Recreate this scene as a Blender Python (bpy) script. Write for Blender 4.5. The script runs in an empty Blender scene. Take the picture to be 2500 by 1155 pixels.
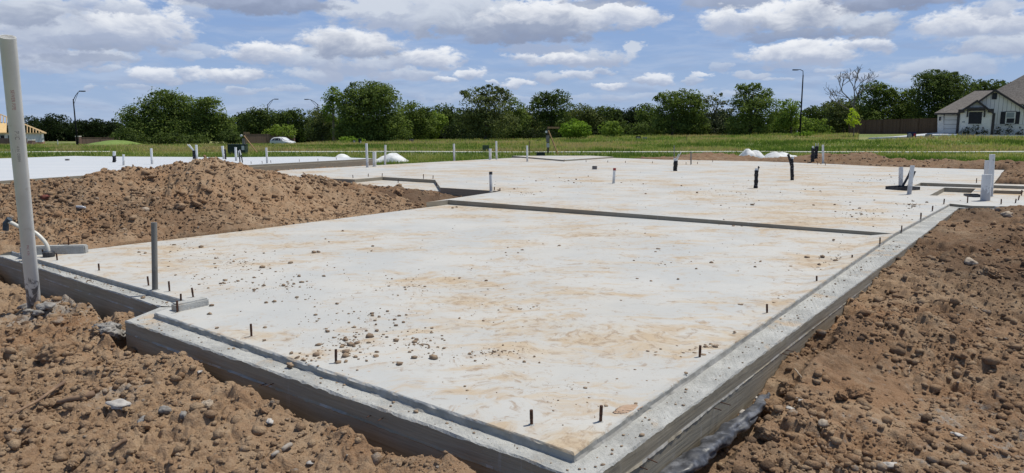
import bpy, bmesh, math, random
import numpy as np
from mathutils import Vector, Matrix
from mathutils.geometry import tessellate_polygon
rng = np.random.default_rng(7); random.seed(7)
S = bpy.context.scene
COL = S.collection

# ------------------------------------------------------------------ camera
CAMH, F, PITCH = 1.4, 1710.0, math.radians(8.6)
cam = bpy.data.cameras.new("camera"); co = bpy.data.objects.new("camera", cam); COL.objects.link(co)
co.location = (0, 0, CAMH); co.rotation_euler = (math.pi/2 - PITCH, 0, 0)
cam.sensor_width = 36; cam.lens = 36*F/2500; cam.clip_start = .05; cam.clip_end = 4000
S.camera = co
S.view_settings.view_transform = 'Standard'; S.view_settings.look = 'None'
S.view_settings.exposure = 0.0; S.view_settings.gamma = 1.0
S.cycles.max_bounces = 5; S.cycles.diffuse_bounces = 3; S.cycles.glossy_bounces = 2
S.cycles.transmission_bounces = 3; S.cycles.transparent_max_bounces = 4

CP, SP = math.cos(PITCH), math.sin(PITCH)
def ray(px, py):
    u = (px-1250)/F; v = (577.5-py)/F
    return (u, CP + SP*v, -SP + CP*v)
def P(px, py, z=0.0):                      # photo pixel -> world point on the level z
    d = ray(px, py); t = (z-CAMH)/d[2]
    return (t*d[0], t*d[1], z)
def Q(px, py, Y):                          # photo pixel -> world point at distance Y
    d = ray(px, py); t = Y/d[1]
    return (t*d[0], Y, CAMH + t*d[2])
def XY(px, py, z=0.0): p = P(px, py, z); return (p[0], p[1])

# ------------------------------------------------------------------ sun
SUN_EL, SUN_AZ = math.radians(66), math.radians(70)      # azimuth measured from +Y towards +X
sd = Vector((math.sin(SUN_AZ)*math.cos(SUN_EL), math.cos(SUN_AZ)*math.cos(SUN_EL), math.sin(SUN_EL)))
sl = bpy.data.lights.new("sun", 'SUN'); sl.energy = 4.0; sl.angle = math.radians(.53); sl.color = (1, .955, .87)
so = bpy.data.objects.new("sun", sl); COL.objects.link(so)
so.rotation_euler = (-sd).to_track_quat('-Z', 'Y').to_euler(); so.location = (30, 10, 60)

# ------------------------------------------------------------------ node helper
class N:
    def __init__(s, tree): s.t = tree; s.n = tree.nodes; s.l = tree.links
    def new(s, typ, **kw):
        n = s.n.new(typ)
        for k, v in kw.items(): setattr(n, k, v)
        return n
    def set(s, sock, v):
        if v is None: return
        if hasattr(v, 'links') or isinstance(v, bpy.types.NodeSocket): s.l.new(v, sock)
        else:
            if isinstance(v, (tuple, list)) and sock.type == 'RGBA' and len(v) == 3: v = (*v, 1)
            sock.default_value = v
    def math(s, op, a, b=None, c=None, clamp=False):
        n = s.new('ShaderNodeMath', operation=op); n.use_clamp = clamp
        s.set(n.inputs[0], a)
        if b is not None: s.set(n.inputs[1], b)
        if c is not None: s.set(n.inputs[2], c)
        return n.outputs[0]
    def vmath(s, op, a, b=None):
        n = s.new('ShaderNodeVectorMath', operation=op); s.set(n.inputs[0], a)
        if b is not None: s.set(n.inputs[1], b)
        return n.outputs['Value'] if op in ('LENGTH', 'DOT_PRODUCT') else n.outputs[0]
    def mix(s, f, a, b, blend='MIX'):
        n = s.new('ShaderNodeMix', data_type='RGBA', blend_type=blend)
        s.set(n.inputs[0], f); s.set(n.inputs[6], a); s.set(n.inputs[7], b); return n.outputs[2]
    def rng(s, v, a, b, c=0., d=1., kind='SMOOTHSTEP'):
        n = s.new('ShaderNodeMapRange', interpolation_type=kind)
        s.set(n.inputs[0], v)
        for i, x in enumerate((a, b, c, d)): s.set(n.inputs[i+1], x)
        return n.outputs[0]
    def noise(s, vec, scale, detail=4, rough=.55, dist=0., out=0):
        n = s.new('ShaderNodeTexNoise'); s.set(n.inputs['Vector'], vec); n.inputs['Scale'].default_value = scale
        n.inputs['Detail'].default_value = detail; n.inputs['Roughness'].default_value = rough
        n.inputs['Distortion'].default_value = dist; return n.outputs[out]
    def mapping(s, vec, loc=(0,0,0), rot=(0,0,0), sc=(1,1,1)):
        n = s.new('ShaderNodeMapping'); s.set(n.inputs[0], vec)
        n.inputs[1].default_value = loc; n.inputs[2].default_value = rot; n.inputs[3].default_value = sc; return n.outputs[0]

# ------------------------------------------------------------------ sky
W = bpy.data.worlds.new("World"); S.world = W; W.use_nodes = True
w = N(W.node_tree); W.node_tree.nodes.clear()
sky = w.new('ShaderNodeTexSky', sky_type='NISHITA'); sky.sun_disc = False
sky.sun_elevation = SUN_EL; sky.sun_rotation = SUN_AZ; sky.air_density = 1.0; sky.dust_density = .6; sky.ozone_density = 1.5
bg = w.new('ShaderNodeBackground'); bg.inputs[1].default_value = .1
outw = w.new('ShaderNodeOutputWorld'); w.l.new(bg.outputs[0], outw.inputs[0])
tc = w.new('ShaderNodeTexCoord').outputs['Generated']
sep = w.new('ShaderNodeSeparateXYZ'); w.l.new(tc, sep.inputs[0])
az = w.math('ARCTAN2', sep.outputs[0], sep.outputs[1]); el = w.math('ARCSINE', sep.outputs[2])
cmb = w.new('ShaderNodeCombineXYZ'); w.l.new(az, cmb.inputs[0]); w.l.new(el, cmb.inputs[1])
pv = cmb.outputs[0]
# the same direction with heights stretched, so that puffs come out wider than tall
pst = w.vmath('MULTIPLY', pv, (1, 1.9, 1))
wn = w.noise(pst, 13, 5, .6, out=1)
warp = w.vmath('SUBTRACT', wn, (.5, .5, .5))
wn2 = w.noise(pst, 48, 4, .6, out=1)
warp2 = w.vmath('SUBTRACT', wn2, (.5, .5, .5))
pw = w.vmath('ADD', pv, w.vmath('ADD', w.vmath('MULTIPLY', warp, (.075, .03, 0)), w.vmath('MULTIPLY', warp2, (.022, .012, 0))))
sepw = w.new('ShaderNodeSeparateXYZ'); w.l.new(pw, sepw.inputs[0])
nE = w.noise(pst, 34, 7, .62); nS = w.noise(pst, 22, 6, .6, .6)
nE1 = w.math('MULTIPLY', w.math('SUBTRACT', nE, .5), 1.5)
nS1 = w.math('MULTIPLY', w.math('SUBTRACT', nS, .5), 1.9)
K = 10.0
def C(r, g, b, k=1.0): f = lambda c: (((c/255+.055)/1.055)**2.4)*K*k; return (f(r), f(g), f(b), 1)
sk = w.mix(1.0, sky.outputs[0], (1.06, 1.12, 1.26, 1), 'MULTIPLY')
hz = w.rng(el, 0.0, .34, 1, 0, 'LINEAR')
skc = w.mix(hz, C(98, 143, 212), C(160, 184, 220))
hi = w.mix(1.0, sky.outputs[0], (.85, .85, .80, 1), 'MULTIPLY')
cur = w.mix(w.rng(el, .36, .62, .85, 0), hi, skc)
# thin streaky veil low down
veil = w.noise(w.vmath('MULTIPLY', pv, (1, 5.5, 1)), 9, 6, .6, .3)
vm = w.math('MULTIPLY', w.rng(veil, .42, .66), w.rng(el, .24, .02, .05, .45, 'LINEAR'))
cur = w.mix(vm, cur, C(196, 207, 226))
vd = w.noise(w.vmath('MULTIPLY', pv, (1.3, 8, 1)), 7, 5, .6, .2)
vdm = w.math('MULTIPLY', w.rng(vd, .5, .66), w.rng(el, .22, .04, .05, .4, 'LINEAR'))
cur = w.mix(vdm, cur, C(150, 165, 195))
def azel(px, py):
    d = Vector(ray(px, py)).normalized(); return math.atan2(d.x, d.y), math.asin(d.z)
def blob(cur, px, py, rx, ry, top, bot, a=1.0, soft=.40, k=1.02):
    c = azel(px, py); c2 = azel(px+rx, py); c3 = azel(px, py-ry)
    ax = abs(c2[0]-c[0]); ay = abs(c3[1]-c[1])
    q = w.vmath('MULTIPLY', w.vmath('SUBTRACT', pw, (c[0], c[1], 0)), (1/ax, 1/ay, 0))
    ln = w.vmath('LENGTH', q)
    t = w.math('ADD', w.math('SUBTRACT', 1.0, ln), w.math('MULTIPLY', nE1, k))
    al = w.rng(t, 0, soft, 0, a)
    yy = w.math('MULTIPLY_ADD', w.math('SUBTRACT', sepw.outputs[1], c[1]), 1/ay, nS1)
    sh = w.rng(yy, -.75, .8)
    return w.mix(al, cur, w.mix(sh, bot, top))
WH = C(240, 243, 248); LG = C(207, 215, 228); MG = C(168, 180, 204); DG = C(154, 166, 190); XG = C(140, 152, 178)
blobs = [ # low, far ones first
 (130,172,85,16,LG,MG,.7),(270,176,40,14,LG,MG,.7),(250,222,22,9,LG,MG,.6),(600,220,70,9,LG,MG,.6),(330,216,50,8,LG,MG,.5),
 (1260,204,48,13,WH,MG,.8),(1085,196,40,12,WH,MG,.8),(1142,182,46,16,WH,MG,.85),(1198,198,24,9,WH,MG,.7),(1330,186,56,15,LG,MG,.8),
 (1415,180,52,17,WH,MG,.8),(1478,173,36,9,LG,MG,.7),(1495,208,60,11,WH,MG,.8),(1597,196,52,18,WH,MG,.85),(1690,200,40,10,LG,MG,.7),
 (1715,186,32,10,WH,LG,.8),(1832,180,66,13,LG,MG,.75),(1762,166,26,15,LG,MG,.5),(1915,190,44,9,LG,MG,.6),(2120,184,90,11,LG,MG,.6),
 (2030,168,60,10,LG,MG,.5),(2300,160,200,28,LG,MG,.65),(2210,192,60,10,LG,MG,.5),(1250,245,260,14,LG,MG,.4),(1650,235,240,12,LG,MG,.4),
 (770,182,95,22,LG,MG,.8),(1000,182,85,22,LG,MG,.85),(880,170,110,28,MG,MG,.8),(720,215,60,10,LG,MG,.5),
 (385,186,70,26,WH,MG,.85),(470,176,48,18,WH,MG,.8),(576,182,100,28,WH,MG,.95),(480,116,56,20,LG,MG,.6),(440,135,60,18,LG,MG,.6),
 (760,142,110,34,LG,MG,.9),(640,126,106,34,WH,MG,1),(1048,142,100,32,WH,MG,1),(930,150,90,24,LG,MG,.9),(860,104,150,42,WH,DG,1),
 (1545,112,26,16,LG,LG,.85),(1420,140,140,26,LG,MG,.95),(1310,118,110,22,MG,MG,.7),(1360,142,130,18,WH,MG,.9),
 (1000,30,260,60,LG,MG,1),(1180,45,230,62,LG,DG,1),(1370,45,220,58,WH,DG,1),(1520,36,100,40,WH,MG,1),(900,14,150,30,LG,LG,.9),
 (1290,82,190,24,DG,XG,.85),(620,2,230,32,MG,XG,.95),(1480,2,120,10,DG,DG,.8),(460,20,70,26,LG,MG,.6),
 (150,140,210,38,LG,MG,.95),(110,70,190,90,LG,MG,1),(330,60,160,78,WH,MG,1),(60,20,160,50,LG,DG,.9),(240,106,190,26,MG,DG,.85),(260,14,160,22,LG,MG,.8),(200,145,170,14,DG,DG,.6),
 (2450,110,150,36,LG,MG,.95),(1970,126,215,30,WH,MG,1),(2120,106,80,20,WH,MG,.9),(1970,150,140,12,MG,MG,.7),
 (2380,55,190,46,WH,MG,1),(1780,2,140,34,MG,DG,.95),(1800,52,110,38,WH,MG,1),(1960,44,170,54,WH,DG,1),(2110,62,120,36,LG,DG,1),(1930,88,180,14,DG,XG,.7),(2180,4,230,30,MG,XG,.95),(2430,20,90,30,LG,MG,.8),
]
for b in blobs: cur = blob(cur, *b)
# a generic cloud cover for the rest of the sky (behind and above the viewer)
dz = w.math('MAXIMUM', sep.outputs[2], .05)
cq = w.new('ShaderNodeCombineXYZ'); w.l.new(w.math('DIVIDE', sep.outputs[0], dz), cq.inputs[0]); w.l.new(w.math('DIVIDE', sep.outputs[1], dz), cq.inputs[1])
gn = w.noise(cq.outputs[0], .8, 6, .55)
gm = w.math('MULTIPLY', w.rng(gn, .54, .66), w.rng(el, .34, .5))
cur = w.mix(gm, cur, C(150, 154, 162))
w.l.new(cur, bg.inputs[0])

# ------------------------------------------------------------------ materials
def mat(name, color=(.5,.5,.5), rough=.8, metal=0.0, spec=.3):
    m = bpy.data.materials.new(name); m.use_nodes = True; k = N(m.node_tree)
    b = m.node_tree.nodes['Principled BSDF']
    b.inputs['Base Color'].default_value = (*color, 1); b.inputs['Roughness'].default_value = rough
    b.inputs['Metallic'].default_value = metal; b.inputs['Specular IOR Level'].default_value = spec
    return m, k, b
def bump(k, b, h, strength, dist):
    n = k.new('ShaderNodeBump'); n.inputs['Strength'].default_value = strength; n.inputs['Distance'].default_value = dist
    k.l.new(h, n.inputs['Height']); k.l.new(n.outputs[0], b.inputs['Normal'])
def pos(k): return k.new('ShaderNodeNewGeometry').outputs['Position']
def simple(name, c1, c2, scale=8, rough=.7, metal=0., bmp=0., spec=.3, coord='pos', sc=(1,1,1), detail=5, lo=.35, hi=.65):
    m, k, b = mat(name, c1, rough, metal, spec)
    p = pos(k) if coord == 'pos' else k.new('ShaderNodeTexCoord').outputs['Object']
    if sc != (1,1,1): p = k.mapping(p, sc=sc)
    n = k.noise(p, scale, detail, .6)
    k.l.new(k.mix(k.rng(n, lo, hi), (*c1, 1), (*c2, 1)), b.inputs['Base Color'])
    if bmp: bump(k, b, n, .6, bmp)
    return m

def concrete_top():
    m, k, b = mat('troweled_concrete', rough=.75, spec=.25)
    p = pos(k)
    base = k.noise(p, .9, 5, .6)
    c = k.mix(k.rng(base, .35, .65), (.445, .452, .44), (.515, .508, .478))
    # dusty clay washed and dragged across the slab
    wv = k.vmath('ADD', p, k.vmath('MULTIPLY', k.vmath('SUBTRACT', k.noise(p, 1.1, 4, .6, out=1), (.5,.5,.5)), (.7,.7,0)))
    ps = k.mapping(wv, rot=(0, 0, math.radians(-24)), sc=(.75, 1.25, 1))
    d1 = k.noise(ps, .95, 9, .70); d2 = k.noise(p, .30, 3, .5); d3 = k.noise(ps, 3.4, 8, .74); d4 = k.noise(wv, 13, 6, .75)
    big = k.math('ADD', d1, k.math('MULTIPLY', k.math('SUBTRACT', d2, .5), .5))
    c = k.mix(k.math('MULTIPLY', k.rng(d2, .36, .62), .30), c, (.52, .475, .40))
    c = k.mix(k.math('MULTIPLY', k.rng(big, .50, .68), .60), c, (.525, .452, .335))
    m2 = k.math('MULTIPLY', k.rng(k.math('ADD', k.math('MULTIPLY', d3, .7), k.math('MULTIPLY', big, .45)), .575, .70), .75)
    c = k.mix(m2, c, (.45, .338, .215))
    sm = k.noise(k.mapping(wv, rot=(0,0,math.radians(-17)), sc=(.38, 2.6, 1)), 1.7, 8, .72)
    c = k.mix(k.math('MULTIPLY', k.rng(k.math('ADD', sm, k.math('MULTIPLY', k.math('SUBTRACT', big, .5), .5)), .53, .64), .6), c, (.50, .40, .275))
    m3 = k.math('MULTIPLY', k.rng(k.math('ADD', k.math('MULTIPLY', d4, .8), k.math('MULTIPLY', big, .4)), .63, .74), .7)
    c = k.mix(m3, c, (.30, .215, .145))
    tr = k.noise(k.mapping(wv, rot=(0,0,.5), sc=(.25, 3.0, 1)), 4, 5, .6)
    c = k.mix(k.math('MULTIPLY', k.rng(tr, .55, .7), .12), c, (.33, .33, .32))
    f = k.noise(p, 60, 3, .7)
    c = k.mix(k.math('MULTIPLY', k.rng(f, .30, .42, 1, 0), .35), c, (.36, .31, .26))
    sp = k.noise(p, 16, 3, .6)
    c = k.mix(k.math('MULTIPLY', k.rng(sp, .66, .72), .6), c, (.42, .30, .2))
    k.l.new(c, b.inputs['Base Color'])
    bump(k, b, k.math('ADD', k.noise(p, 130, 3, .6), k.math('MULTIPLY', base, 2)), .25, .004)
    return m
def concrete_rough():
    m, k, b = mat('ledge_concrete', rough=.9, spec=.2)
    p = pos(k)
    n = k.noise(p, 3, 5, .65); f = k.noise(p, 45, 5, .75)
    c = k.mix(k.rng(n, .38, .64), (.35, .352, .335), (.47, .47, .445))
    c = k.mix(k.math('MULTIPLY', k.rng(k.noise(p, 1.6, 6, .7, .4), .55, .66), .65), c, (.50, .36, .22))
    c = k.mix(k.math('MULTIPLY', k.rng(f, .36, .46, 1, 0), .40), c, (.26, .24, .21))
    c = k.mix(k.math('MULTIPLY', k.rng(k.noise(p, 22, 6, .75), .55, .66), .5), c, (.60, .59, .56))
    k.l.new(c, b.inputs['Base Color']); bump(k, b, k.math('ADD', f, k.noise(p, 18, 6, .7)), .8, .012)
    return m
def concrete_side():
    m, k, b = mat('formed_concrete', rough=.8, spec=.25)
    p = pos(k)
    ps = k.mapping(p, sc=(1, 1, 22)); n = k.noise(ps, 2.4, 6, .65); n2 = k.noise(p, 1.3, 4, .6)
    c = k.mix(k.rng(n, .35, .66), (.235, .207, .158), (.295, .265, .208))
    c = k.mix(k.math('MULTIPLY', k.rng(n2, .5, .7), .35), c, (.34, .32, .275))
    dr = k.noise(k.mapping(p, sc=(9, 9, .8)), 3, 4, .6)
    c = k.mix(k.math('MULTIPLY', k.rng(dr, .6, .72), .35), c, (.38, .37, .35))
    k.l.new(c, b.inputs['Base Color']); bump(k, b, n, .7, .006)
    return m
def concrete_neighbour():
    m, k, b = mat('clean_concrete', rough=.7, spec=.25)
    p = pos(k); n = k.noise(k.mapping(p, sc=(.3, 1, 1)), .9, 5, .6)
    k.l.new(k.mix(k.rng(n, .35, .68), (.50, .525, .55), (.545, .56, .575)), b.inputs['Base Color'])
    return m
def soil():
    m, k, b = mat('clay_soil', rough=.95, spec=.1)
    p = pos(k)
    a = k.noise(p, .55, 5, .6, .3); c1 = k.noise(p, 3.2, 6, .68, .4); c2 = k.noise(p, 19, 5, .7); c3 = k.noise(p, 90, 3, .7); c4 = k.noise(p, 210, 2, .8)
    c = k.mix(k.rng(a, .36, .66), (.30, .200, .125), (.325, .195, .110))
    c = k.mix(k.math('MULTIPLY', k.rng(c1, .44, .66), .8), c, (.41, .305, .205))
    c = k.mix(k.math('MULTIPLY', k.rng(c1, .42, .28), .75), c, (.165, .108, .070))
    c = k.mix(k.math('MULTIPLY', k.rng(c2, .56, .74), .6), c, (.40, .305, .21))
    c = k.mix(k.math('MULTIPLY', k.rng(c2, .42, .28), .55), c, (.10, .068, .048))
    # grey crumbled mortar and lime
    g = k.noise(p, .8, 4, .55); g2 = k.noise(p, 9, 5, .7)
    at = k.new('ShaderNodeAttribute', attribute_name='lime').outputs['Fac']
    gm = k.rng(k.math('ADD', k.math('ADD', k.math('MULTIPLY', g2, .8), k.math('MULTIPLY', g, .35)), k.math('MULTIPLY', at, .28)), .76, .90, 0, .85)
    c = k.mix(k.math('MULTIPLY', k.rng(c4, .56, .68), .65), c, (.46, .36, .26)); c = k.mix(k.math('MULTIPLY', k.rng(c4, .42, .32), .45), c, (.13, .088, .058))
    c = k.mix(gm, c, (.36, .34, .31))
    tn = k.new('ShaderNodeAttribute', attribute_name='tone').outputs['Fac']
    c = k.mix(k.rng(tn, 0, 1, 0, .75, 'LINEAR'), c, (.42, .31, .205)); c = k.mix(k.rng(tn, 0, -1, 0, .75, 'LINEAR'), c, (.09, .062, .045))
    k.l.new(k.mix(k.math('MULTIPLY', k.rng(c3, .35, .65), .35), c, (.62, .50, .38), 'MULTIPLY'), b.inputs['Base Color'])
    bump(k, b, k.math('ADD', k.math('MULTIPLY', c2, .6), k.math('ADD', k.math('MULTIPLY', c3, .5), k.math('MULTIPLY', c4, .25))), 1.0, .022)
    return m
def field_mat():
    m, k, b = mat('meadow_turf', rough=.95, spec=.08)
    p = pos(k)
    a = k.noise(p, .09, 5, .6, .4); c1 = k.noise(k.mapping(p, sc=(.5, 1, 1)), .7, 5, .65); c2 = k.noise(p, 6, 4, .7)
    c = k.mix(k.rng(a, .38, .62), (.17, .22, .075), (.26, .27, .12))
    c = k.mix(k.math('MULTIPLY', k.rng(c1, .5, .68), .6), c, (.33, .27, .14))
    c = k.mix(k.math('MULTIPLY', k.rng(c1, .45, .3), .6), c, (.07, .13, .03))
    c = k.mix(k.math('MULTIPLY', k.rng(c2, .5, .3), .6), c, (.05, .09, .025))
    k.l.new(c, b.inputs['Base Color']); bump(k, b, c2, .8, .15)
    return m
def attr_mat(name, transl=.35, rough=.8):
    m, k, b = mat(name, rough=rough, spec=.15)
    a = k.new('ShaderNodeAttribute', attribute_name='Col').outputs['Color']
    k.l.new(a, b.inputs['Base Color'])
    t = k.new('ShaderNodeBsdfTranslucent'); k.l.new(k.mix(1.0, a, (1.15, 1.2, .75, 1), 'MULTIPLY'), t.inputs[0])
    mx = k.new('ShaderNodeMixShader'); mx.inputs[0].default_value = transl
    k.l.new(b.outputs[0], mx.inputs[1]); k.l.new(t.outputs[0], mx.inputs[2])
    k.l.new(mx.outputs[0], m.node_tree.nodes['Material Output'].inputs[0])
    return m
def pvc(name, dirt=(.33,.31,.29), amt=.5, sc=14, base=(.74,.745,.72)):
    m, k, b = mat(name, rough=.45, spec=.35)
    o = k.new('ShaderNodeTexCoord').outputs['Object']
    n = k.noise(k.mapping(o, sc=(1, 1, .5)), sc, 6, .7)
    s = k.new('ShaderNodeSeparateXYZ'); k.l.new(o, s.inputs[0])
    low = k.rng(s.outputs[2], .35, .0, 0, .3)
    f = k.math('MULTIPLY', k.rng(k.math('ADD', n, low), .56, .68), amt)
    k.l.new(k.mix(f, (*base, 1), (*dirt, 1)), b.inputs['Base Color'])
    return m
def brick(name, c1, c2, mort, sc):
    m, k, b = mat(name, rough=.85)
    o = k.new('ShaderNodeTexCoord').outputs['Object']
    sp = k.new('ShaderNodeSeparateXYZ'); k.l.new(o, sp.inputs[0])
    cb = k.new('ShaderNodeCombineXYZ'); k.l.new(k.math('ADD', sp.outputs[0], sp.outputs[1]), cb.inputs[0]); k.l.new(sp.outputs[2], cb.inputs[1])
    t = k.new('ShaderNodeTexBrick'); k.l.new(cb.outputs[0], t.inputs[0])
    for i, c in ((1, c1), (2, c2), (3, mort)): t.inputs[i].default_value = (*c, 1)
    t.inputs['Scale'].default_value = sc; t.inputs['Mortar Size'].default_value = .012
    k.l.new(k.mix(k.rng(k.noise(o, 1.2, 5, .65), .45, .75, 0, .35), t.outputs[0], (.42, .40, .37)), b.inputs['Base Color'])
    return m
def boards(name, c1, c2, step, horiz=False, rough=.85):
    m, k, b = mat(name, rough=rough)
    o = k.new('ShaderNodeTexCoord').outputs['Object']
    sp = k.new('ShaderNodeSeparateXYZ'); k.l.new(o, sp.inputs[0])
    x = sp.outputs[2] if horiz else sp.outputs[0]
    fr = k.math('FRACT', k.math('DIVIDE', x, step)); idx = k.math('FLOOR', k.math('DIVIDE', x, step))
    wn = k.new('ShaderNodeTexWhiteNoise', noise_dimensions='1D'); k.l.new(idx, wn.inputs['W'])
    c = k.mix(wn.outputs[0], (*c1, 1), (*c2, 1))
    gap = k.math('LESS_THAN', fr, .1)
    n = k.noise(k.mapping(o, sc=(1, 1, 8) if horiz else (8, 8, 1)), 2, 4, .6)
    c = k.mix(k.rng(n, .5, .75, 0, .35), c, (c1[0]*.6, c1[1]*.6, c1[2]*.6, 1))
    k.l.new(k.mix(gap, c, (c1[0]*.35, c1[1]*.35, c1[2]*.35, 1)), b.inputs['Base Color'])
    return m
M = {}
M['top'] = concrete_top(); M['rough'] = concrete_rough(); M['side'] = concrete_side(); M['ntop'] = concrete_neighbour()
M['soil'] = soil(); M['field'] = field_mat(); M['leaf'] = attr_mat('foliage', .38); M['blade'] = attr_mat('grass_blades', .4)
M['bark'] = simple('bark', (.10,.085,.07), (.19,.165,.14), 6, .95)
M['deadbark'] = simple('dead_bark', (.13,.115,.10), (.22,.20,.18), 3, .95)
M['rust'] = simple('rusty_steel', (.055,.035,.028), (.13,.06,.035), 90, .8, .3, coord='obj')
M['pvc'] = pvc('white_pvc'); M['pvcd'] = pvc('splattered_pvc', (.36,.36,.37), .85, 26, (.66,.67,.67))
M['pvcg'] = pvc('grey_pipe', (.13,.125,.115), .8, 10, (.20,.195,.18))
M['dark'] = simple('black_plastic', (.018,.018,.02), (.06,.06,.065), 12, .5, coord='obj')
M['tape'] = simple('wrapped_black_foam', (.012,.012,.014), (.20,.20,.21), 30, .6, coord='obj', lo=.55, hi=.72)
M['poly'] = simple('dusty_poly_film', (.035,.037,.043), (.17,.175,.19), 14, .42, bmp=.004, spec=.45, lo=.38, hi=.72, detail=8)
M['cap'] = simple('red_cap', (.42,.05,.05), (.28,.04,.04), 8, .5)
M['wood'] = simple('raw_lumber', (.36,.235,.12), (.26,.16,.085), 3, .85, sc=(6,6,1))
M['oldwood'] = simple('weathered_post', (.075,.055,.045), (.15,.115,.09), 4, .9)
M['stick'] = simple('dry_stick', (.30,.20,.125), (.17,.11,.075), 9, .9)
M['greybox'] = simple('painted_grey_metal', (.17,.155,.15), (.23,.21,.20), 4, .6)
M['greenbox'] = simple('dark_green_metal', (.012,.028,.02), (.022,.042,.03), 3, .5)
M['paleplastic'] = simple('white_woven_plastic', (.74,.75,.74), (.56,.57,.56), 3, .7, bmp=.04)
M['lampmetal'] = simple('dark_bronze_paint', (.008,.009,.011), (.016,.017,.02), 3, .85, spec=.1)
M['label'] = simple('white_paper', (.62,.62,.60), (.5,.5,.5), 6, .8)
M['walk'] = simple('sidewalk_concrete', (.62,.60,.53), (.70,.68,.61), .8, .9)
M['whitebrick'] = brick('painted_white_brick', (.86,.82,.74), (.78,.745,.68), (.42,.41,.40), 3.2)
M['redbrick'] = brick('red_brick', (.38,.17,.10), (.33,.15,.09), (.4,.37,.33), 3.2)
M['siding'] = boards('pale_board_siding', (.74,.705,.64), (.78,.745,.68), .41)
M['shingle'] = simple('grey_shingles', (.10,.09,.082), (.17,.155,.142), 5, .95, coord='obj')
M['trim'] = simple('dark_brown_trim', (.04,.034,.032), (.055,.047,.044), 2, .6)
M['black'] = simple('black_screen', (.010,.010,.013), (.016,.016,.02), 1, .35)
M['garage'] = boards('garage_door_panels', (.78,.75,.69), (.80,.77,.71), .53, True)
M['fence'] = boards('brown_fence_boards', (.12,.072,.048), (.17,.105,.07), .14)
M['fencegrey'] = boards('faded_fence_boards', (.17,.12,.095), (.21,.15,.12), .14)
M['osb'] = simple('osb_sheathing', (.62,.42,.19), (.70,.50,.25), 3, .85)
M['lumber'] = simple('roof_lumber', (.55,.40,.22), (.44,.31,.17), 2, .85)
M['wrap'] = simple('house_wrap', (.44,.47,.52), (.50,.53,.58), .5, .6)
M['glass'] = mat('tinted_glass', (.02,.025,.03), .08, 0, .8)[0]
M['carpaint'] = mat('white_car_paint', (.72,.73,.75), .25, 0, .5)[0]
M['tyre'] = simple('tyre_rubber', (.015,.015,.015), (.03,.03,.03), 20, .9)
M['rim'] = mat('alloy_rim', (.45,.46,.48), .35, .8)[0]
M['lens'] = mat('headlight_lens', (.55,.58,.62), .1, .3, .8)[0]
M['redsign'] = mat('red_print', (.45,.03,.05), .6)[0]; M['navy'] = mat('navy_print', (.015,.02,.06), .6)[0]
M['greyprint'] = mat('grey_print', (.30,.31,.31), .6)[0]
M['redink'] = mat('red_ink', (.42,.16,.17), .6)[0]; M['greyink'] = mat('grey_ink', (.22,.20,.21), .6)[0]
M['clearpipe'] = mat('cloudy_pex', (.62,.60,.53), .35, 0, .5)[0]
M['flower'] = simple('pale_stone', (.42,.35,.27), (.30,.24,.18), 30, .9, coord='obj')
M['mortar'] = simple('hardened_mortar', (.33,.315,.29), (.17,.155,.14), 28, .9, bmp=.012)

# ------------------------------------------------------------------ object helpers
def link(o, parent=None):
    COL.objects.link(o)
    if parent is not None: o.parent = parent
    return o
def tag(o, label=None, cat=None, group=None, kind=None):
    if label: o['label'] = label
    if cat: o['category'] = cat
    if group: o['group'] = group
    if kind: o['kind'] = kind
    return o
def empty(name, loc, label, cat, group=None, rz=0.):
    o = bpy.data.objects.new(name, None); o.location = loc; o.rotation_euler = (0, 0, rz); o.empty_display_size = .1
    link(o); return tag(o, label, cat, group)
def npmesh(name, V, Fc, mats, parent=None, smooth=False, cols=None, mi=None, attr=None):
    me = bpy.data.meshes.new(name); V = np.asarray(V, dtype=np.float32)
    Fc = np.asarray(Fc, dtype=np.int32); nf, k = Fc.shape
    me.vertices.add(len(V)); me.vertices.foreach_set('co', V.ravel())
    me.loops.add(nf*k); me.loops.foreach_set('vertex_index', Fc.ravel())
    me.polygons.add(nf); me.polygons.foreach_set('loop_start', np.arange(nf, dtype=np.int32)*k)
    me.polygons.foreach_set('loop_total', np.full(nf, k, dtype=np.int32))
    if smooth: me.polygons.foreach_set('use_smooth', np.ones(nf, dtype=bool))
    if mi is not None: me.polygons.foreach_set('material_index', np.asarray(mi, dtype=np.int32))
    me.update(calc_edges=True)
    if cols is not None:
        a = me.color_attributes.new('Col', 'FLOAT_COLOR', 'POINT'); c = np.ones((len(V), 4), np.float32); c[:, :3] = cols
        a.data.foreach_set('color', c.ravel())
    if attr:
        for nm, v in attr.items():
            a = me.attributes.new(nm, 'FLOAT', 'POINT'); a.data.foreach_set('value', np.asarray(v, np.float32))
    for m in (mats if isinstance(mats, (list, tuple)) else [mats]): me.materials.append(m)
    o = bpy.data.objects.new(name, me); return link(o, parent)
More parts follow.
